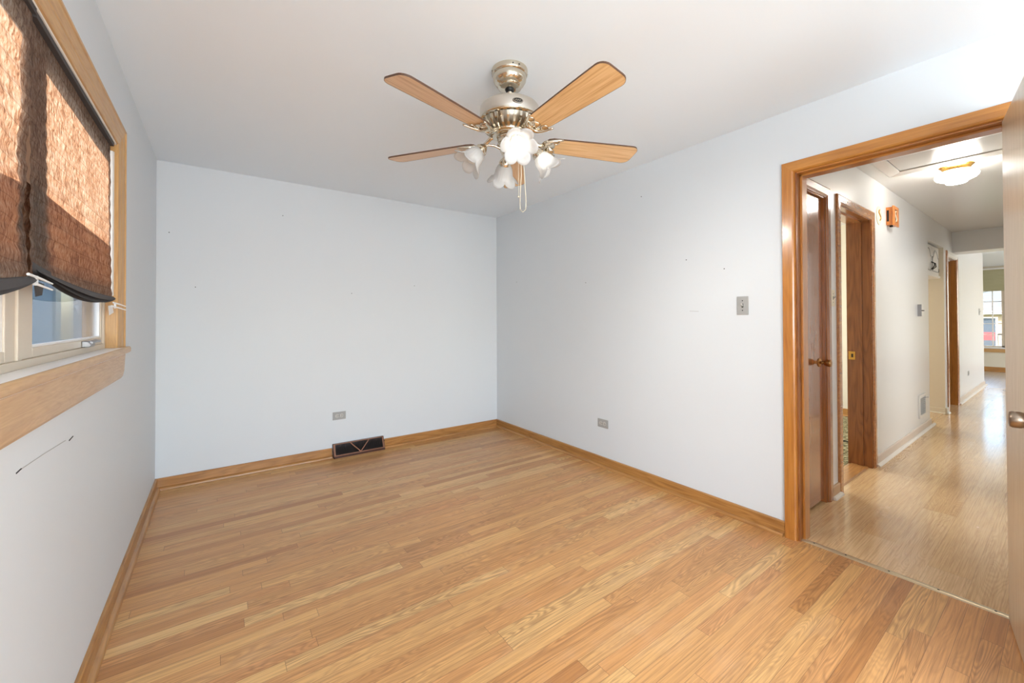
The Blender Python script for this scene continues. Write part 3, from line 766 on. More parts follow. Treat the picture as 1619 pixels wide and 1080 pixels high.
# closet behind door_2, side room, alcove, room behind the last door
struct(MB().box(C1[0]-0.0, YT+0.5, 0, C2[0]-0.2, YT+0.55, H).build('wall_closet_back', M['wall']))
struct(MB().box(6.48, YT, 0, 6.60, 4.2, H).build('wall_side_room_far', M['cream']))
struct(MB().box(3.45, YT, 0, 3.55, 4.2, H).build('wall_side_room_near', M['cream']))
bb_along_y('baseboard_side_room', 6.48, -1, YT, 4.2, M['trim_y'], M['trim_y'], h=0.10)
struct(MB().box(XS, YT, 0, XS+0.12, 4.2, H).build('wall_alcove_right', M['cream']))
struct(MB().box(6.60, 3.8, 0, XS, 3.9, H).build('wall_alcove_back', M['cream']))
struct(MB().box(XS-0.0005, YH+0.0005, 0.0, XS+0.0015, YT, C3[2]).build('trim_5', M['cream']))
bb_along_y('baseboard_alcove', XS-0.001, -1, YH-0.0, 3.7, M['cream'], M['cream'], h=0.075)
struct(MB().box(C4[0]-0.1, YT+0.8, 0, C4[1]+0.3, YT+0.9, H).build('wall_far_room_back', M['cream']))
# living room window wall with opening
LW = (0.945, 2.45, 0.565, 2.34)   # y0,y1,z0,z1
m = MB()
m.box(XF, -4.2, 0, XF+0.14, LW[0], H); m.box(XF, LW[1], 0, XF+0.14, 4.2, H)
m.box(XF, LW[0], 0, XF+0.14, LW[1], LW[2]); m.box(XF, LW[0], LW[3], XF+0.14, LW[1], H)
struct(m.build('wall_living_room_far', M['cream']))
struct(MB().box(XC-0.12, YT, 0, XC, 4.2, H).build('wall_living_room_left', M['hallwall']))
m = MB(); m.box(8.25, -4.2, 0, 9.8, -4.08, H); m.box(13.4, -4.2, 0, XF, -4.08, H); m.box(9.8, -4.2, 0, 13.4, -4.08, 0.65); m.box(9.8, -4.2, 2.25, 13.4, -4.08, H)
struct(m.build('wall_living_room_right', M['hallwall']))
struct(MB().box(8.13, -4.2, 0, 8.25, YHR-0.12, H).build('wall_living_room_near', M['hallwall']))
struct(MB().box(XC, 4.08, 0, XF, 4.2, H).build('wall_living_room_end', M['hallwall']))
m = MB(); m.box(3.55, 4.08, 0, 4.1, 4.2, H); m.box(5.9, 4.08, 0, 6.48, 4.2, H); m.box(4.1, 4.08, 0, 5.9, 4.2, 0.8); m.box(4.1, 4.08, 2.2, 5.9, 4.2, H)
struct(m.build('wall_side_room_end', M['cream']))
bb_along_x('baseboard_hallway_1', YH, -1, 3.435, 3.592, M['base_tan'], M['shoe_white'], h=0.085)
bb_along_x('baseboard_hallway_2', YH, -1, 4.495, C3[0]+0.01, M['base_white'], M['shoe_white'], h=0.085, s1=0.12)
bb_along_x('baseboard_hallway_3', YH, -1, XS, 7.80, M['cream'], M['white'], h=0.075)
bb_along_x('baseboard_hallway_4', YH, -1, 8.66, XC+0.01, M['base_white'], M['shoe_white'], h=0.085, s1=0.10)
bb_along_y('baseboard_living_room', XF, -1, -4.0, 4.0, M['trim_y'], M['trim_y'], h=0.11)

# closet door (door_2) with casing
def frame_trim(name, c, mz, mx, left=True, right=True, deep=0.16, wd=0.068, stop=True, jm='dark_z'):
    t = empty(name, ((c[0]+c[1])/2, YH, 0), kind='structure')
    th_ = 0.017
    pr = [(0, 0), (wd, 0), (wd, th_*0.75), (wd-0.010, th_), (0.016, th_), (0.004, th_*0.55), (0, th_*0.5)]
    if right: MB().prism(pr, lambda p, q: (c[1]+0.006+p, YH-q, 0), lambda p, q: (c[1]+0.006+p, YH-q, c[2]-0.006+p)).build('side_casing', mz, t)
    if left: MB().prism(pr, lambda p, q: (c[0]-0.006-p, YH-q, 0), lambda p, q: (c[0]-0.006-p, YH-q, c[2]-0.006+p)).build('side_casing', mz, t)
    x0 = c[0]-0.006 if left else c[0]; wl = 1 if left else 0; wr = 1
    MB().prism(pr, lambda p, q: (x0-wl*p, YH-q, c[2]-0.006+p), lambda p, q: (c[1]+0.006+wr*p, YH-q, c[2]-0.006+p)).build('head_casing', mx, t)
    MB().box(c[1]-0.012, YH-0.002, 0, c[1]+0.001, YH+deep, c[2]).build('jamb', M[jm], t)
    MB().box(c[0]-0.001, YH-0.002, 0, c[0]+0.012, YH+deep, c[2]).build('jamb', M[jm], t)
    MB().box(c[0]+0.012, YH-0.002, c[2]-0.012, c[1]-0.012, YH+deep, c[2]+0.001).build('head_jamb', mx, t)
    if stop:
        MB().box(c[1]-0.024, YH+0.055, 0, c[1]-0.012, YH+0.095, c[2]-0.012).build('door_stop', M[jm], t)
        MB().box(c[0]+0.012, YH+0.055, c[2]-0.024, c[1]-0.024, YH+0.095, c[2]-0.012).build('door_stop', mx, t)
    return t
frame_trim('trim_2', C1, M['closet'], M['door_x'], left=False, stop=False, jm='closet')
d2 = empty('door_2', (C1[1]-0.014, YH+0.02, 0), kind='structure')
MB().box(C1[0]+0.013, YH+0.014, 0.022, C1[1]-0.014, YH+0.049, C1[2]-0.016).build('leaf', M['closet'], d2, bevel=0.002)
Mx = Matrix(((1, 0, 0), (0, 0, -1), (0, 1, 0)))
kb = MB().lathe([(0.0005, 0), (0.030, 0), (0.030, 0.004), (0.022, 0.010), (0.010, 0.014), (0.010, 0.026), (0.016, 0.032), (0.0225, 0.046), (0.0245, 0.060), (0.022, 0.066), (0.012, 0.068), (0.0005, 0.068)], (3.285, YH+0.014, 0.952), Mx, 32)
kb.build('door_knob', M['oldbrass'], d2, smooth=True)
t3 = frame_trim('trim_3', C2, M['door_x'], M['door_x'])
MB().box(C2[1]-0.0135, YH+0.105, 0.895, C2[1]-0.0115, YH+0.150, 0.965).build('strike_plate', M['brass'], t3, bevel=0.0005)
MB().box(C2[1]-0.0142, YH+0.118, 0.915, C2[1]-0.0133, YH+0.132, 0.945).build('latch_hole', M['dark'], t3)
frame_trim('trim_4', C4, M['door_x'], M['white'], jm='door_z')  # white head casing: glare on the wood put into the colour
# small wooden saddle at the carpeted room
struct(MB().prism([(YH+0.02, 0), (YH+0.15, 0), (YH+0.14, 0.008), (YH+0.03, 0.008)], lambda p, q: (C2[0]+0.012, p, q), lambda p, q: (C2[1]-0.012, p, q)).build('trim_6', M['trim_x']))
# black cord on the carpet
cp = [(4.95+0.16*cos(t*0.5)*1.0+0.02*t, 1.33+0.05*sin(t*0.9)+0.02*t, 0.012+0.004*sin(t*2)) for t in [i*0.4 for i in range(18)]]
o = MB().tube(cp, 0.006, 8).build('cord', M['black'], smooth=True, loc=cp[0])
tag(o, 'black cord lying on the mottled carpet behind the open side doorway', 'cord')

# hall switches, thermostat, grille, door chime
e = empty('light_switch', (3.50, YH, 1.392), 'small white toggle switch squeezed between closet door and next doorway', 'light switch')
toggle(e, (3.50, YH, 1.392), (1, 0, 0), (0, -1, 0), mats=('ivory', 'recept'))
e = empty('thermostat', (6.19, YH, 1.332), 'slim pale thermostat on the glossy hallway wall above the vent grille', 'thermostat')
MB().box(6.13, YH-0.030, 1.268, 6.25, YH, 1.396).build('case', M['white'], e, bevel=0.004)
MB().box(6.128, YH-0.032, 1.268, 6.1305, YH, 1.396).build('side_shade_sheet', M['steel'], e)  # gray sheet added; the case's shaded side put into its colour
MB().box(6.145, YH-0.036, 1.325, 6.24, YH-0.030, 1.335).build('lever', M['dark'], e)
vg = empty('vent_grille', (6.27, YH, 0.29), 'white wall vent grille with lever low on the glossy hallway wall', 'vent')
m = MB(); a, b, z0, z1 = 6.11, 6.43, 0.165, 0.415
m.box(a, YH-0.014, z0, a+0.03, YH, z1); m.box(b-0.03, YH-0.014, z0, b, YH, z1); m.box(a+0.03, YH-0.014, z0, b-0.03, YH, z0+0.03); m.box(a+0.03, YH-0.014, z1-0.03, b-0.03, YH, z1)
m.build('frame', M['white'], vg, bevel=0.002)
for i in range(9):
    z = z0+0.04+i*0.02
    MB().prism([(0, z), (-0.010, z-0.008), (-0.011, z-0.006), (0, z+0.002)], lambda p, q: (a+0.03, YH+p, q), lambda p, q: (b-0.03, YH+p, q)).build('louver', M['plate'], vg)
MB().cyl((b-0.045, YH-0.010, z1-0.05), (b-0.025, YH-0.034, z1-0.045), 0.004, seg=10).build('damper_lever', M['steel'], vg)
ch = empty('door_chime', (4.99, YH, 2.085), 'orange wooden door chime box with dark scroll cut-out high on the hallway wall', 'door chime')
CX0, CX1, CZ0, CZ1, CY = 4.905, 5.085, 2.085, 2.262, YH-0.056
m = MB(); m.box(CX0+0.012, CY+0.012, CZ0+0.008, CX1-0.012, YH, CZ1-0.008); m.build('case', M['chime'], ch, bevel=0.002)
MB().box(CX0+0.0108, YH-0.020, CZ0+0.04, CX0+0.0125, YH-0.006, CZ1-0.035).build('side_slot', M['dark'], ch)
m = MB()
m.box(CX0, CY, CZ0, CX0+0.05, CY+0.013, CZ1); m.box(CX1-0.05, CY, CZ0, CX1, CY+0.013, CZ1)
m.box(CX0+0.05, CY, CZ0, CX1-0.05, CY+0.013, CZ0+0.03); m.box(CX0+0.05, CY, CZ1-0.03, CX1-0.05, CY+0.013, CZ1)
m.build('front_cover', M['chime'], ch, bevel=0.003)
MB().box(CX0+0.05, CY+0.008, CZ0+0.03, CX1-0.05, CY+0.0125, CZ1-0.03).build('cut_out_backing', M['dark'], ch)
m = MB()
xc = (CX0+CX1)/2; zc = (CZ0+CZ1)/2
sp = [(xc+0.018*sin(t*2.2), CY+0.004, zc-0.05+0.1*t/3.0) for t in [i*0.2 for i in range(16)]]
m.tube(sp, 0.005, 8); m.build('scroll', M['ivory'], ch, smooth=True)
MB().cyl((xc-0.03, CY+0.03, CZ0-0.006), (xc-0.03, CY+0.03, CZ0+0.01), 0.012, seg=14).build('bell_nub', M['dark'], ch)
# oval painted cover beside the chime
ov = empty('wall_plaque', (4.675, YH, 2.147), 'cream oval wall plaque with a raised ornament beside the door chime', 'plaque')
Mo = Matrix(((0.075, 0, 0), (0, 0, -1), (0, 0.082, 0)))
MB().lathe([(1.0, 0), (1.0, 0.004), (0.93, 0.007), (0.86, 0.006), (0.001, 0.008)], (4.675, YH, 2.147), Mo, 40, cap=True).build('oval_plate', M['ivory'], ov, smooth=True)
sp = [(4.675+0.028*sin(t), YH-0.009, 2.147-0.045+0.09*t/6.0) for t in [i*0.3 for i in range(21)]]
MB().tube(sp, 0.005, 8).build('ornament', M['brass'], ov, smooth=True)
e = empty('light_switch', (10.94, YH, 1.355), 'far hallway light switch next to the living room window', 'light switch')
toggle(e, (10.94, YH, 1.355), (1, 0, 0), (0, -1, 0), plate=(0.06, 0.0575))
e = empty('outlet', (9.61, YH, 0.375), 'small outlet on the far hallway wall past the last wooden doorway', 'outlet', 'gray wall outlets')
duplex(e, (9.61, YH, 0.375), (1, 0, 0), (0, -1, 0))

# linen cabinet in the alcove, doors flush with the hallway
cb = empty('wall_cabinet', (7.24, 1.04, 1.775), 'white wall cabinet with arched raised panel doors inside the hallway alcove', 'cabinet')
KX0, KX1, KZ0, KZ1, KY = 6.74, 7.585, 1.79, 2.15, 1.035
MB().box(KX0, KY+0.02, KZ0, KX1, 1.45, KZ1).build('body', M['white'], cb)
MB().box(KX0, KY-0.012, KZ0-0.030, KX1+0.012, 1.45, KZ0).build('bottom_ledge', M['white'], cb, bevel=0.003)
xm = 7.135
def arch(x0, x1, z0, z1, inset):
    a, b, c_, d = x0+inset, x1-inset, z0+inset, z1-inset
    pts = [(a, c_), (b, c_), (b, d-0.09)]
    for i in range(13):
        t = i/12; pts.append((b-(b-a)*(0.12+0.76*t), d-0.09+0.085*sin(pi*t)**0.8))
    pts.append((a, d-0.09)); return pts
for x0, x1, hx in ((KX0, xm-0.002, xm-0.03), (xm+0.002, KX1, xm+0.03)):
    dd = MB().box(x0, KY, KZ0+0.004, x1, KY+0.020, KZ1-0.004).build('door', M['white'], cb, bevel=0.003)
    ar = arch(x0, x1, KZ0, KZ1, 0.045)
    MB().tube([(p, KY-0.001, q) for p, q in ar], 0.006, 8, closed=True).build('panel_moulding', M['plate'], dd, smooth=True)
    MB().prism(arch(x0, x1, KZ0, KZ1, 0.06), lambda p, q: (p, KY-0.005, q), lambda p, q: (p, KY, q)).build('raised_panel', M['white'], dd)
    m = MB(); sg = 1 if hx > xm else -1
    m.tube([(hx, KY-0.002, KZ0+0.15), (hx, KY-0.030, KZ0+0.13), (hx+sg*0.02, KY-0.032, KZ0+0.09), (hx, KY-0.002, KZ0+0.06)], 0.006, 8)
    m.build('pull', M['dark'], dd, smooth=True)
    MB().box(x1-0.012 if sg > 0 else x0, KY-0.004, KZ0+0.05, x1 if sg > 0 else x0+0.012, KY, KZ0+0.09).build('hinge', M['dark'], dd)

# hallway ceiling light and attic hatch
GL = (4.675, 0.535)
gl = empty('ceiling_light', (GL[0], GL[1], H), 'lit white globe ceiling light on a brass base in the hallway', 'ceiling light')
MB().lathe([(0.099, H), (0.099, H-0.004), (0.088, H-0.014), (0.079, H-0.028), (0.077, H-0.040), (0.06, H-0.042), (0.055, H-0.01)], (GL[0], GL[1], 0), None, 48).build('base', M['brass'], gl, smooth=True)
gp = [(0.070, H-0.040), (0.092, H-0.046), (0.112, H-0.058), (0.121, H-0.073), (0.120, H-0.086), (0.108, H-0.100), (0.085, H-0.112), (0.062, H-0.118), (0.060, H-0.130), (0.055, H-0.136), (0.03, H-0.139), (0.0005, H-0.140)]
gg = MB().lathe(gp, (GL[0], GL[1], 0), None, 48).build('globe', M['globe'], gl, smooth=True)
MB().sphere((GL[0], GL[1], H-0.085), 0.026).build('bulb', M['hall_bulb'], gg, smooth=True)
ah = empty('attic_hatch', (4.25, 0.50, H), 'white framed attic hatch panel in the hallway ceiling', 'hatch')
AX0, AX1, AY0, AY1, AT = 4.045, 4.455, 0.20, 0.820, 0.085
apf = [(0, 0), (0.014, 0.016), (AT-0.012, 0.022), (AT, 0.010), (AT, 0)]
m = MB()
m.prism([(0, 0), (0, 0.012), (AT-0.015, 0.024), (AT, 0.012), (AT, 0)], lambda p, q: (AX0-p, AY1+p, H-q), lambda p, q: (AX1+p, AY1+p, H-q))
m.prism([(0, 0), (0, 0.012), (AT-0.015, 0.024), (AT, 0.012), (AT, 0)], lambda p, q: (AX0-p, AY0-p+0.0, H-q), lambda p, q: (AX1+p, AY0-p+0.0, H-q))
m.prism([(0, 0), (0, 0.012), (AT-0.015, 0.024), (AT, 0.012), (AT, 0)], lambda p, q: (AX1+p, AY0-p, H-q), lambda p, q: (AX1+p, AY1+p, H-q))
m.prism([(0, 0), (0, 0.012), (AT-0.015, 0.024), (AT, 0.012), (AT, 0)], lambda p, q: (AX0-p, AY0-p, H-q), lambda p, q: (AX0-p, AY1+p, H-q))
m.build('frame', M['white'], ah)
MB().box(AX0+0.004, AY0+0.004, H-0.004, AX1-0.004, AY1-0.004, H-0.0005).build('panel', M['hallceil'], ah)
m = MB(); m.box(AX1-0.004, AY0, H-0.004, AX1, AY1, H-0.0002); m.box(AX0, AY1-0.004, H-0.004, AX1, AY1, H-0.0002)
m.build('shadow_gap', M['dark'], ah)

# ------------------------------------------------------------------ living room window
w2 = empty('window_2', (XF, 1.7, LW[2]), kind='structure')
m = MB(); fx0, fx1 = XF-0.01, XF+0.10
m.box(fx0, LW[0], LW[2], fx1, LW[0]+0.045, LW[3]); m.box(fx0, LW[1]-0.045, LW[2], fx1, LW[1], LW[3])
m.box(fx0, LW[0], LW[2], fx1, LW[1], LW[2]+0.035); m.box(fx0, LW[0], LW[3]-0.045, fx1, LW[1], LW[3])
m.build('frame', M['frame'], w2)
m = MB()
for y in (1.127, 1.467, 1.80, 2.14): m.box(XF+0.035, y-0.010, LW[2], XF+0.055, y+0.010, LW[3])
for z in (0.855, 1.11, 1.365, 1.62, 1.875, 2.13): m.box(XF+0.036, LW[0], z-0.009, XF+0.054, LW[1], z+0.009)
m.build('muntins', M['framelite'], w2)
MB().box(XF+0.042, LW[0]+0.04, LW[2]+0.03, XF+0.046, LW[1]-0.04, LW[3]-0.04).build('pane', M['glass'], w2)
MB().box(XF-0.06, LW[0]-0.10, LW[2]-0.030, XF+0.02, LW[1]+0.10, LW[2]+0.004).build('sill', M['white'], w2, bevel=0.004)
MB().box(XF-0.022, LW[0]-0.06, LW[2]-0.115, XF, LW[1]+0.06, LW[2]-0.03).build('apron', M['win_y'], w2)
MB().box(XF-0.018, LW[0]-0.055, LW[2], XF, LW[0]+0.004, LW[3]).build('casing', M['frame'], w2)
m = empty('window_shade', (XF-0.03, 1.70, LW[3]), 'woven sage green shade pulled halfway down the living room window', 'window shade')
MB().box(XF-0.024, LW[0]-0.06, 1.862, XF-0.018, LW[1], LW[3]+0.02).build('fabric', M['shade_green'], m)
MB().box(XF-0.06, LW[0]-0.07, LW[3]+0.02, XF-0.0, LW[1]+0.02, LW[3]+0.055).build('valance', M['white'], m)

# ------------------------------------------------------------------ outdoors
struct(MB().box(XF+0.2, -30, -0.9, 70, 40, -0.7).build('ground_street_side', M['grass']))
struct(MB().box(-30, -30, -0.9, XL-0.14, 60, -0.7).build('ground_window_side', M['grass']))
# house across the street
hs = empty('house', (32, 1.9, -0.7), 'cream house with gray shingle roof across the street, seen through the living room window', 'house')
hxf = 32.0
MB().box(hxf, -6, -0.7, hxf+7, 9, 1.50).build('facade', M['creamsiding'], hs)
MB().prism([(hxf-0.5, 1.52), (hxf+3.6, 3.0), (hxf+7.5, 1.52)], lambda p, q: (p, -6.4, q), lambda p, q: (p, 9.4, q)).build('roof', M['shingle'], hs)
MB().box(hxf-0.56, -6.4, 1.42, hxf-0.44, 9.4, 1.60).build('fascia', M['white'], hs)
m = MB(); m.prism([(-1.2, 1.60), (2.3, 2.75), (6.0, 1.60)], lambda p, q: (hxf-0.40, p, q), lambda p, q: (hxf+2.4, p, q)); m.build('porch_gable', M['shingle'], hs)
for s0, s1 in (((-1.2, 1.60), (2.3, 2.75)), ((2.3, 2.75), (6.0, 1.60))):
    MB().tube([(hxf-0.43, s0[0], s0[1]), (hxf-0.43, s1[0], s1[1])], 0.055, 8).build('gable_trim', M['white'], hs)
pw = MB().box(hxf-0.05, 2.30, -0.25, hxf+0.02, 4.1, 1.28).build('picture_window', M['white'], hs)
MB().box(hxf-0.07, 2.38, -0.2, hxf-0.05, 4.0, 1.22).build('pane', plain('dark_reflecting_glass', S(70, 78, 88), 0.1), pw)
m = MB(); m.box(hxf-0.085, 2.40, 0.1, hxf-0.07, 3.98, 0.5); m.build('curtain', plain('wine_red_curtain', S(140, 60, 62), 0.8), pw)
lt = MB().box(hxf-0.14, 1.90, 1.0, hxf, 2.05, 1.25).box(hxf-0.18, 1.84, 1.18, hxf, 2.11, 1.24).build('porch_lantern', M['dark'], hs)
npl = MB().box(hxf-0.03, 1.72, 0.62, hxf, 2.16, 0.86).build('number_plate', M['white'], hs)
fc = bpy.data.curves.new('house_number', 'FONT'); fc.body = '5315'; fc.size = 0.20; fc.extrude = 0.004; fc.align_x = 'CENTER'; fc.align_y = 'CENTER'
fo = bpy.data.objects.new('house_number', fc); COL.objects.link(fo)
bpy.context.view_layer.update()
me = bpy.data.meshes.new_from_object(fo.evaluated_get(bpy.context.evaluated_depsgraph_get()))
bpy.data.objects.remove(fo); bpy.data.curves.remove(fc); me.name = 'house_number'
fo = bpy.data.objects.new('house_number', me); COL.objects.link(fo); fo.parent = npl; me.materials.clear(); me.materials.append(M['dark'])
fo.location = Vector((hxf-0.036, 1.94, 0.74))-wloc(npl); fo.rotation_euler = (pi/2, 0, -pi/2)
rl = MB(); rl.box(hxf-1.0, 1.3, 0.42, hxf-0.96, 2.25, 0.47)
for i in range(8): rl.box(hxf-0.99, 1.32+i*0.13, -0.7, hxf-0.97, 1.345+i*0.13, 0.43)
rl.build('porch_railing', M['black'], hs)
def tree(loc, h, r, label, seed):
    rnd = random.Random(seed)
    t = empty('tree', loc, label, 'tree', 'trees behind the house across the street')
    L_ = Vector(loc)
    MB().tube([L_, L_+Vector((0.1, 0, h*0.5)), L_+Vector((0, 0.1, h*0.8))], [0.22, 0.16, 0.08], 10).build('trunk', M['bark'], t, smooth=True)
    m = MB()
    for _ in range(900):
        d = Vector((rnd.gauss(0, 1), rnd.gauss(0, 1), rnd.gauss(0, 0.8))); d.normalize()
        c = L_+Vector((0, 0, h*0.8))+d*r*(rnd.random()**0.4)
        a = Vector((rnd.gauss(0, 1), rnd.gauss(0, 1), rnd.gauss(0, 1))).normalized()*0.28
        b = a.cross(d).normalized()*0.22
        m.quad([c-a, c+b, c+a, c-b])
    m.build('crown', M['leafgreen'], t, fix=False)
tree((43, 5.0, -0.7), 5.8, 2.3, 'leafy green tree above the roof, at the left of the living room window view', 1)
tree((48, 1.2, -0.7), 5.8, 2.4, 'leafy green tree above the roof, at the right of the living room window view', 2)
# neighbour's house outside the bedroom window
nb = empty('house', (-3.9, 8, -0.7), 'blue gray boarded neighbouring house outside the bedroom window below the shades', 'house')
EZ = 1.40 + (3.8-0.39)*math.tan(SUN_EL)/cos(SUN_AZ)
MB().box(-9.0, -6, -0.7, -3.9, 17.5, EZ-0.12).build('wall', M['bluesiding'], nb)
MB().prism([(-9.2, EZ-0.12), (-3.8, EZ-0.12), (-3.8, EZ), (-6.2, EZ+0.9), (-9.2, EZ)], lambda p, q: (p, -6.3, q), lambda p, q: (p, 17.8, q)).build('roof', M['shingle'], nb)
for y in (11.6, 17.4): MB().box(-3.9, y, -0.7, -3.84, y+0.5, EZ-0.12).build('corner_board', M['white'], nb)
fnc = empty('fence', (-1.9, 20.5, -0.7), 'pale board fence at the end of the side yard outside the bedroom window', 'fence')
m = MB()
for i in range(24): m.box(-3.2+i*0.125, 20.5, -0.7, -3.2+i*0.125+0.115, 20.53, 1.9)
m.build('boards', plain('pale_gray_fence_board', S(206, 208, 210), 0.7), fnc)
m = MB(); m.box(-3.2, 20.53, 0.2, -0.2, 20.57, 0.3); m.box(-3.2, 20.53, 1.3, -0.2, 20.57, 1.4); m.build('rails', M['plate'], fnc)

# ------------------------------------------------------------------ ceiling fan
FXc, FYc = 1.128, 1.575
fan = empty('ceiling_fan', (FXc, FYc, H), 'polished nickel ceiling fan with five light oak blades and four tulip glass lamps', 'ceiling fan')
A0 = (FXc, FYc, 0)
FL = lambda prof, name, mat, parent=fan, seg=64, **k: MB().lathe(prof, A0, None, seg).build(name, M[mat], parent, smooth=True)
can = FL([(0.0005, H-0.0005), (0.086, H-0.0005), (0.086, H-0.022), (0.083, H-0.026), (0.079, H-0.029), (0.080, H-0.034), (0.078, H-0.050), (0.068, H-0.066), (0.056, H-0.074), (0.058, H-0.079), (0.054, H-0.086), (0.046, H-0.090), (0.023, H-0.091), (0.022, H-0.078)], 'canopy', 'nickel')
for a in (160, 245, 265, 330):
    d = Vector((cos(radians(a)), sin(radians(a)), 0))
    c = Vector((FXc, FYc, H-0.014))+d*0.0855
    MB().cyl(c, c+d*0.0015, 0.0035, seg=10).build('screw', M['dark'], can)
MB().sphere((FXc, FYc, H-0.086), 0.023).build('hanger_ball', M['black'], fan, smooth=True)
MB().cyl((FXc, FYc, 2.245), (FXc, FYc, H-0.09), 0.0125, seg=20).build('downrod', M['nickel_satin'], fan, smooth=True)
mot = FL([(0.0126, 2.266), (0.05, 2.265), (0.126, 2.262), (0.136, 2.259), (0.141, 2.252), (0.1425, 2.244), (0.1425, 2.206), (0.141, 2.202)], 'motor_housing', 'nickel_satin')
FL([(0.141, 2.203), (0.1445, 2.200), (0.1445, 2.196), (0.140, 2.191), (0.131, 2.188), (0.128, 2.186)], 'trim_ring', 'nickel', mot)
FL([(0.132, 2.187), (0.126, 2.168), (0.108, 2.148), (0.088, 2.136)], 'vent_cone', 'shadednickel', mot)
for k in range(28):
    a = 2*pi*k/28
    e_ = Vector((cos(a), sin(a), 0)); t_ = Vector((-sin(a), cos(a), 0))
    base = Vector((FXc, FYc, 0))
    m = MB(); pts = [(0.134, 2.188), (0.129, 2.169), (0.111, 2.147), (0.088, 2.134)]
    for (ra, za), (rb, zb) in zip(pts[:-1], pts[1:]):
        q = []
        for rq, zq, hw in ((ra, za, 0.0062), (rb, zb, 0.0045)):
            q.append((base+e_*rq+t_*hw+Vector((0, 0, zq)), base+e_*rq-t_*hw+Vector((0, 0, zq))))
        dn = Vector((0, 0, -0.004))+e_*0.002
        A, B = q
        m.quad([A[0]+dn, A[1]+dn, B[1]+dn, B[0]+dn]); m.quad([A[0], A[0]+dn, B[0]+dn, B[0]]); m.quad([A[1], B[1], B[1]+dn, A[1]+dn])
    m.build('vent_rib', M['nickel'], mot)
FL([(0.090, 2.137), (0.094, 2.133), (0.092, 2.127), (0.084, 2.123), (0.082, 2.119), (0.074, 2.116), (0.058, 2.114)], 'lower_ring', 'nickel', mot)
# maker's oval badge
ba = radians(249)
e_ = Vector((cos(ba), sin(ba), 0)); t_ = Vector((-sin(ba), cos(ba), 0))
bc = Vector((FXc, FYc, 2.224))+e_*0.1425
Mb = Matrix((t_*0.024, Vector((0, 0, 0.0125)), e_)).transposed()
bd = MB().lathe([(1, -0.004), (1, 0.002), (0.9, 0.003), (0.001, 0.003)], bc, Mb, 32, cap=True).build('badge', M['dark'], mot, smooth=True)
Mb2 = Matrix((t_*0.0215, Vector((0, 0, 0.0105)), e_)).transposed()
MB().tube([bc+Mb2 @ Vector((cos(2*pi*i/24), sin(2*pi*i/24), 0))+e_*0.003 for i in range(24)], 0.0012, 6, closed=True).build('badge_rim', M['nickel'], bd)
MB().tube([bc+e_*0.0032+t_*(0.014-0.028*i/8)*1.0+Vector((0, 0, 0.004*sin(i*2.4))) for i in range(9)], 0.0013, 6).build('badge_script', M['nickel'], bd)
# switch housing and light-kit hub
sw = FL([(0.063, 2.118), (0.064, 2.112), (0.061, 2.108), (0.059, 2.104), (0.059, 2.084), (0.062, 2.080), (0.061, 2.074), (0.050, 2.066), (0.046, 2.050), (0.040, 2.036), (0.026, 2.026), (0.012, 2.020), (0.010, 2.008), (0.0005, 2.004)], 'switch_housing', 'nickel')

# blades
BR, BZ, BW, BP, BA = 0.661, 2.104, 0.136, radians(-11.6), radians(195.9)
def blade_outline():
    pts = []
    w0, w1 = 0.052, BW/2
    x0, x1, rc = 0.178, BR+0.004, 0.036
    for i in range(7):
        t = -pi/2+pi*i/6*0.5; pts.append((x1-rc+rc*cos(t), -(w1-rc)+rc*sin(t)))
    for i in range(7):
        t = pi/2*i/6; pts.append((x1-rc+rc*cos(t), (w1-rc)+rc*sin(t)))
    for i in range(9):
        u = i/8; x = x1-rc-(x1-rc-x0-0.03)*u; pts.append((x, w1+(w0-w1)*u**1.2))
    pts += [(x0+0.008, w0-0.008), (x0, w0-0.022), (x0, -w0+0.022), (x0+0.008, -w0+0.008)]
    for i in range(8):
        u = 1-i/8; x = x1-rc-(x1-rc-x0-0.03)*u; pts.append((x, -(w1+(w0-w1)*u**1.2)))
    return pts
me_b = bpy.data.meshes.new('blade'); me_e = bpy.data.meshes.new('blade_edge'); me_i = bpy.data.meshes.new('blade_bracket')
bo = blade_outline()
def plate(me, pts, z0, z1, mat, sides=True, caps=True):
    b = bmesh.new(); A = [b.verts.new((x, y, z0)) for x, y in pts]; B = [b.verts.new((x, y, z1)) for x, y in pts]
    if caps: b.faces.new(A); b.faces.new(B)
    if sides:
        for i in range(len(pts)):
            j = (i+1) % len(pts); b.faces.new((A[i], A[j], B[j], B[i]))
    bmesh.ops.recalc_face_normals(b, faces=b.faces[:]); b.to_mesh(me); b.free(); me.materials.append(mat)
plate(me_b, bo, -0.003, 0.003, M['blade'])
def offs(pts, d):
    n = len(pts); out = []
    for i in range(n):
        p0, p1, p2 = Vector(pts[i-1]), Vector(pts[i]), Vector(pts[(i+1) % n])
        t = (p2-p0).normalized(); out.append((p1.x+t.y*d, p1.y-t.x*d))
    return out
b = bmesh.new()
o0, o1 = offs(bo, -0.0002), offs(bo, 0.0009)
n = len(bo); R4 = [[b.verts.new((x, y, z)) for x, y in q] for q, z in ((o0, -0.0036), (o1, -0.0036), (o1, 0.0036), (o0, 0.0036))]
for a_, b_ in ((0, 1), (1, 2), (2, 3)):
    for i in range(n):
        j = (i+1) % n; b.faces.new((R4[a_][i], R4[a_][j], R4[b_][j], R4[b_][i]))
bmesh.ops.recalc_face_normals(b, faces=b.faces[:]); b.to_mesh(me_e); b.free(); me_e.materials.append(M['blade_edge'])
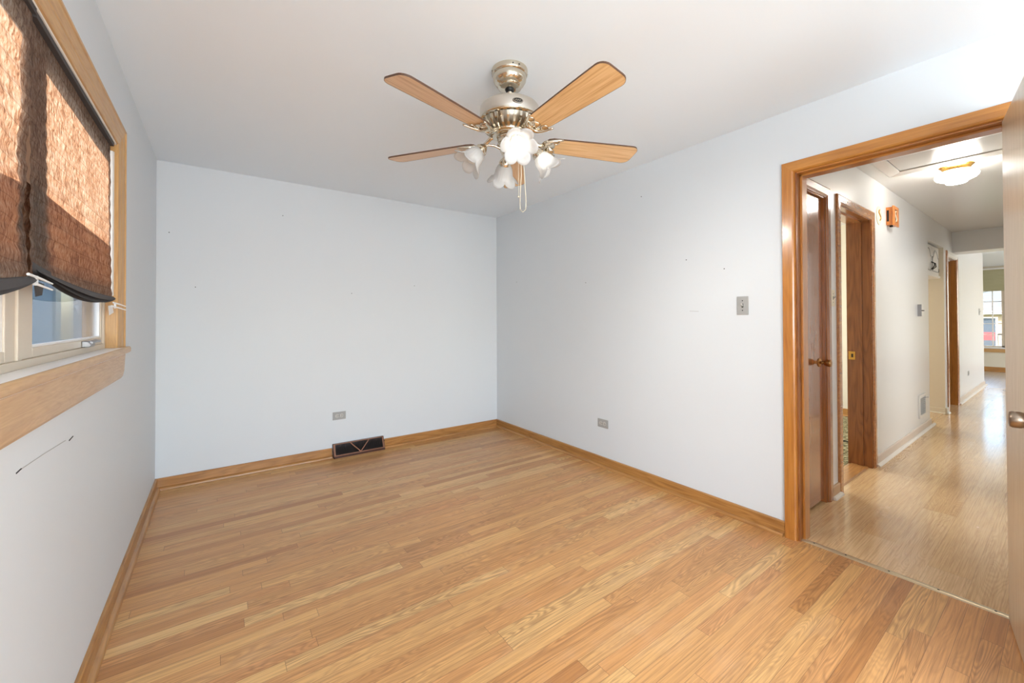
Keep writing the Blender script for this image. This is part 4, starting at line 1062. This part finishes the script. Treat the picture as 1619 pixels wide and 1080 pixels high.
# bracket: arm from the hub and a scrolled crescent cupping the blade root (built under a level blade)
mi = MB()
arc = []
for i in range(25):
    t = -1+2*i/24
    x = 0.165 + 0.085*abs(t)**2.1 + 0.012*cos(t*pi*1.5)*0.6
    arc.append(Vector((x, 0.064*t, -0.010)))
mi.tube(arc, [0.0045+0.0065*(1-abs(-1+2*i/24)**2) for i in range(25)], 10)
for sgn in (-1, 1):
    sc_ = []
    for i in range(16):
        t = i/15*pi*1.35
        sc_.append(Vector((0.222-0.020*cos(t)*(1-0.3*i/15), sgn*(0.040-0.016*sin(t)), -0.008)))
    mi.tube(sc_, [0.0045-0.002*i/15 for i in range(16)], 8)
# leaf shaped centre plate
lp = []
for i in range(21):
    t = i/20*2*pi; lp.append((0.192+0.036*cos(t), 0.040*sin(t)*(1-0.35*cos(t))))
mi.prism(lp, lambda p, q: (p, q, -0.0085), lambda p, q: (p, q, -0.0035))
for y in (-0.020, 0.0, 0.020): mi.cyl((0.196, y, -0.0115), (0.196, y, -0.006), 0.005, seg=10)
# arm
mi.tube([Vector((0.070, 0, 0.030)), Vector((0.098, 0, 0.024)), Vector((0.122, 0, 0.006)), Vector((0.145, 0, -0.008)), Vector((0.172, 0, -0.009))], [0.011, 0.010, 0.009, 0.010, 0.013], 12)
bmesh.ops.recalc_face_normals(mi.bm, faces=mi.bm.faces[:])
for f in mi.bm.faces: f.smooth = True
mi.bm.to_mesh(me_i); mi.bm.free(); me_i.materials.append(M['nickel'])
for k in range(5):
    a = BA+k*2*pi/5
    Rm = Matrix.Rotation(a, 4, 'Z') @ Matrix.Rotation(BP, 4, 'X')
    for nm, me in (('blade', me_b),):
        o = bpy.data.objects.new(nm, me); COL.objects.link(o); o.parent = fan
        o.matrix_local = Matrix.Translation((0, 0, BZ-H)) @ Rm
    oe = bpy.data.objects.new('edge_band', me_e); COL.objects.link(oe); oe.parent = o
    oi = bpy.data.objects.new('blade_bracket', me_i); COL.objects.link(oi); oi.parent = fan
    oi.matrix_local = Matrix.Translation((0, 0, BZ-H)) @ Rm

# lamp arms with tulip shades
SH = [(0.021, 0.0), (0.024, 0.004), (0.033, 0.014), (0.040, 0.028), (0.043, 0.042), (0.044, 0.055), (0.047, 0.066), (0.054, 0.077), (0.064, 0.086), (0.074, 0.092)]
def petal(r, z, t, i):
    k = max(0, (z-0.038)/0.054)
    c6 = 2*abs(cos(3*t))**0.75-1
    return (r*(1+0.12*k*c6 + 0.012*min(1, z/0.03)*cos(24*t)*(1 if k < 0.6 else 0.4)), z + 0.011*k*k*c6)
LAMP = [155.0, 245.0, 335.0, 65.0]
for k, a in enumerate(LAMP):
    lit = k in (1, 2)
    ar = radians(a); e_ = Vector((cos(ar), sin(ar), 0)); t_ = Vector((-sin(ar), cos(ar), 0)); up = Vector((0, 0, 1))
    tilt = radians(40 if k == 1 else 47)
    ax = (e_*cos(tilt)-up*sin(tilt)).normalized()
    c0 = Vector((FXc, FYc, 0))
    p_neck = c0+e_*0.135+up*2.052
    arm = [c0+e_*0.045+up*2.062, c0+e_*0.075+up*2.074, c0+e_*0.105+up*2.076, c0+e_*0.122+up*2.066, p_neck]
    la = MB().tube(arm, 0.0055, 10).build('lamp_arm', M['nickel'], fan, smooth=True)
    side = ax.cross(up).normalized(); v2 = side.cross(ax).normalized()
    Mx = Matrix((side, v2, ax)).transposed()
    MB().lathe([(0.0005, -0.022), (0.014, -0.022), (0.020, -0.014), (0.027, -0.004), (0.030, 0.004), (0.030, 0.014), (0.026, 0.015)], p_neck, Mx, 32).build('socket_cup', M['nickel'], la, smooth=True)
    ps = p_neck+ax*0.006
    m = MB(); m.lathe(SH, ps, Mx, 96, fn=petal)
    shd = m.build('lamp_shade', M['frost'], fan, smooth=True)
    if lit: shd['label'] = 'glowing tulip glass shade'
    sol = shd.modifiers.new('thickness', 'SOLIDIFY'); sol.thickness = 0.0025; sol.offset = 0
    if lit:                                          # the light the bulb throws out of the shade's mouth
        l_ = lamp('lamp_light', 'SPOT', tuple(ps+ax*0.084), tuple(ax), 24, (1.0, 0.97, 0.92))
        l_.data.spot_size = radians(132); l_.data.spot_blend = 1.0; l_.data.shadow_soft_size = 0.03
    MB().sphere(ps+ax*0.050, 0.030).build('bulb', M['bulb_on' if lit else 'bulb_off'], shd, smooth=True)
# pull chains
def chain(x, y, z0, z1, loop, knob):
    m = MB()
    if loop:
        pts = [Vector((x, y, z0)), Vector((x+0.001, y, z0-0.12)), Vector((x-0.006*0.8, y+0.006*0.58, z1+0.05)), Vector((x-0.004, y+0.003, z1+0.012)), Vector((x+0.006, y-0.004, z1)), Vector((x+0.017, y-0.012, z1+0.012)), Vector((x+0.019, y-0.013, z1+0.05)), Vector((x+0.012, y-0.008, z0-0.10)), Vector((x+0.010, y-0.007, z0))]
        m.tube(pts, 0.0016, 8)
    else:
        m.tube([Vector((x, y, z0)), Vector((x, y, z1))], 0.0011, 6); m.sphere((x, y, z1), 0.004, 10, 8)
    return m.build('pull_chain', M['ivory'], fan, smooth=True)
rt = Vector((0.811, -0.585, 0))
q = Vector((FXc, FYc, 0))+rt*0.045
chain(q.x+rt.x*0.008, q.y+rt.y*0.008, 2.06, 1.762, True, False)
chain(q.x-rt.x*0.004, q.y-rt.y*0.004, 2.06, 1.835, False, True)
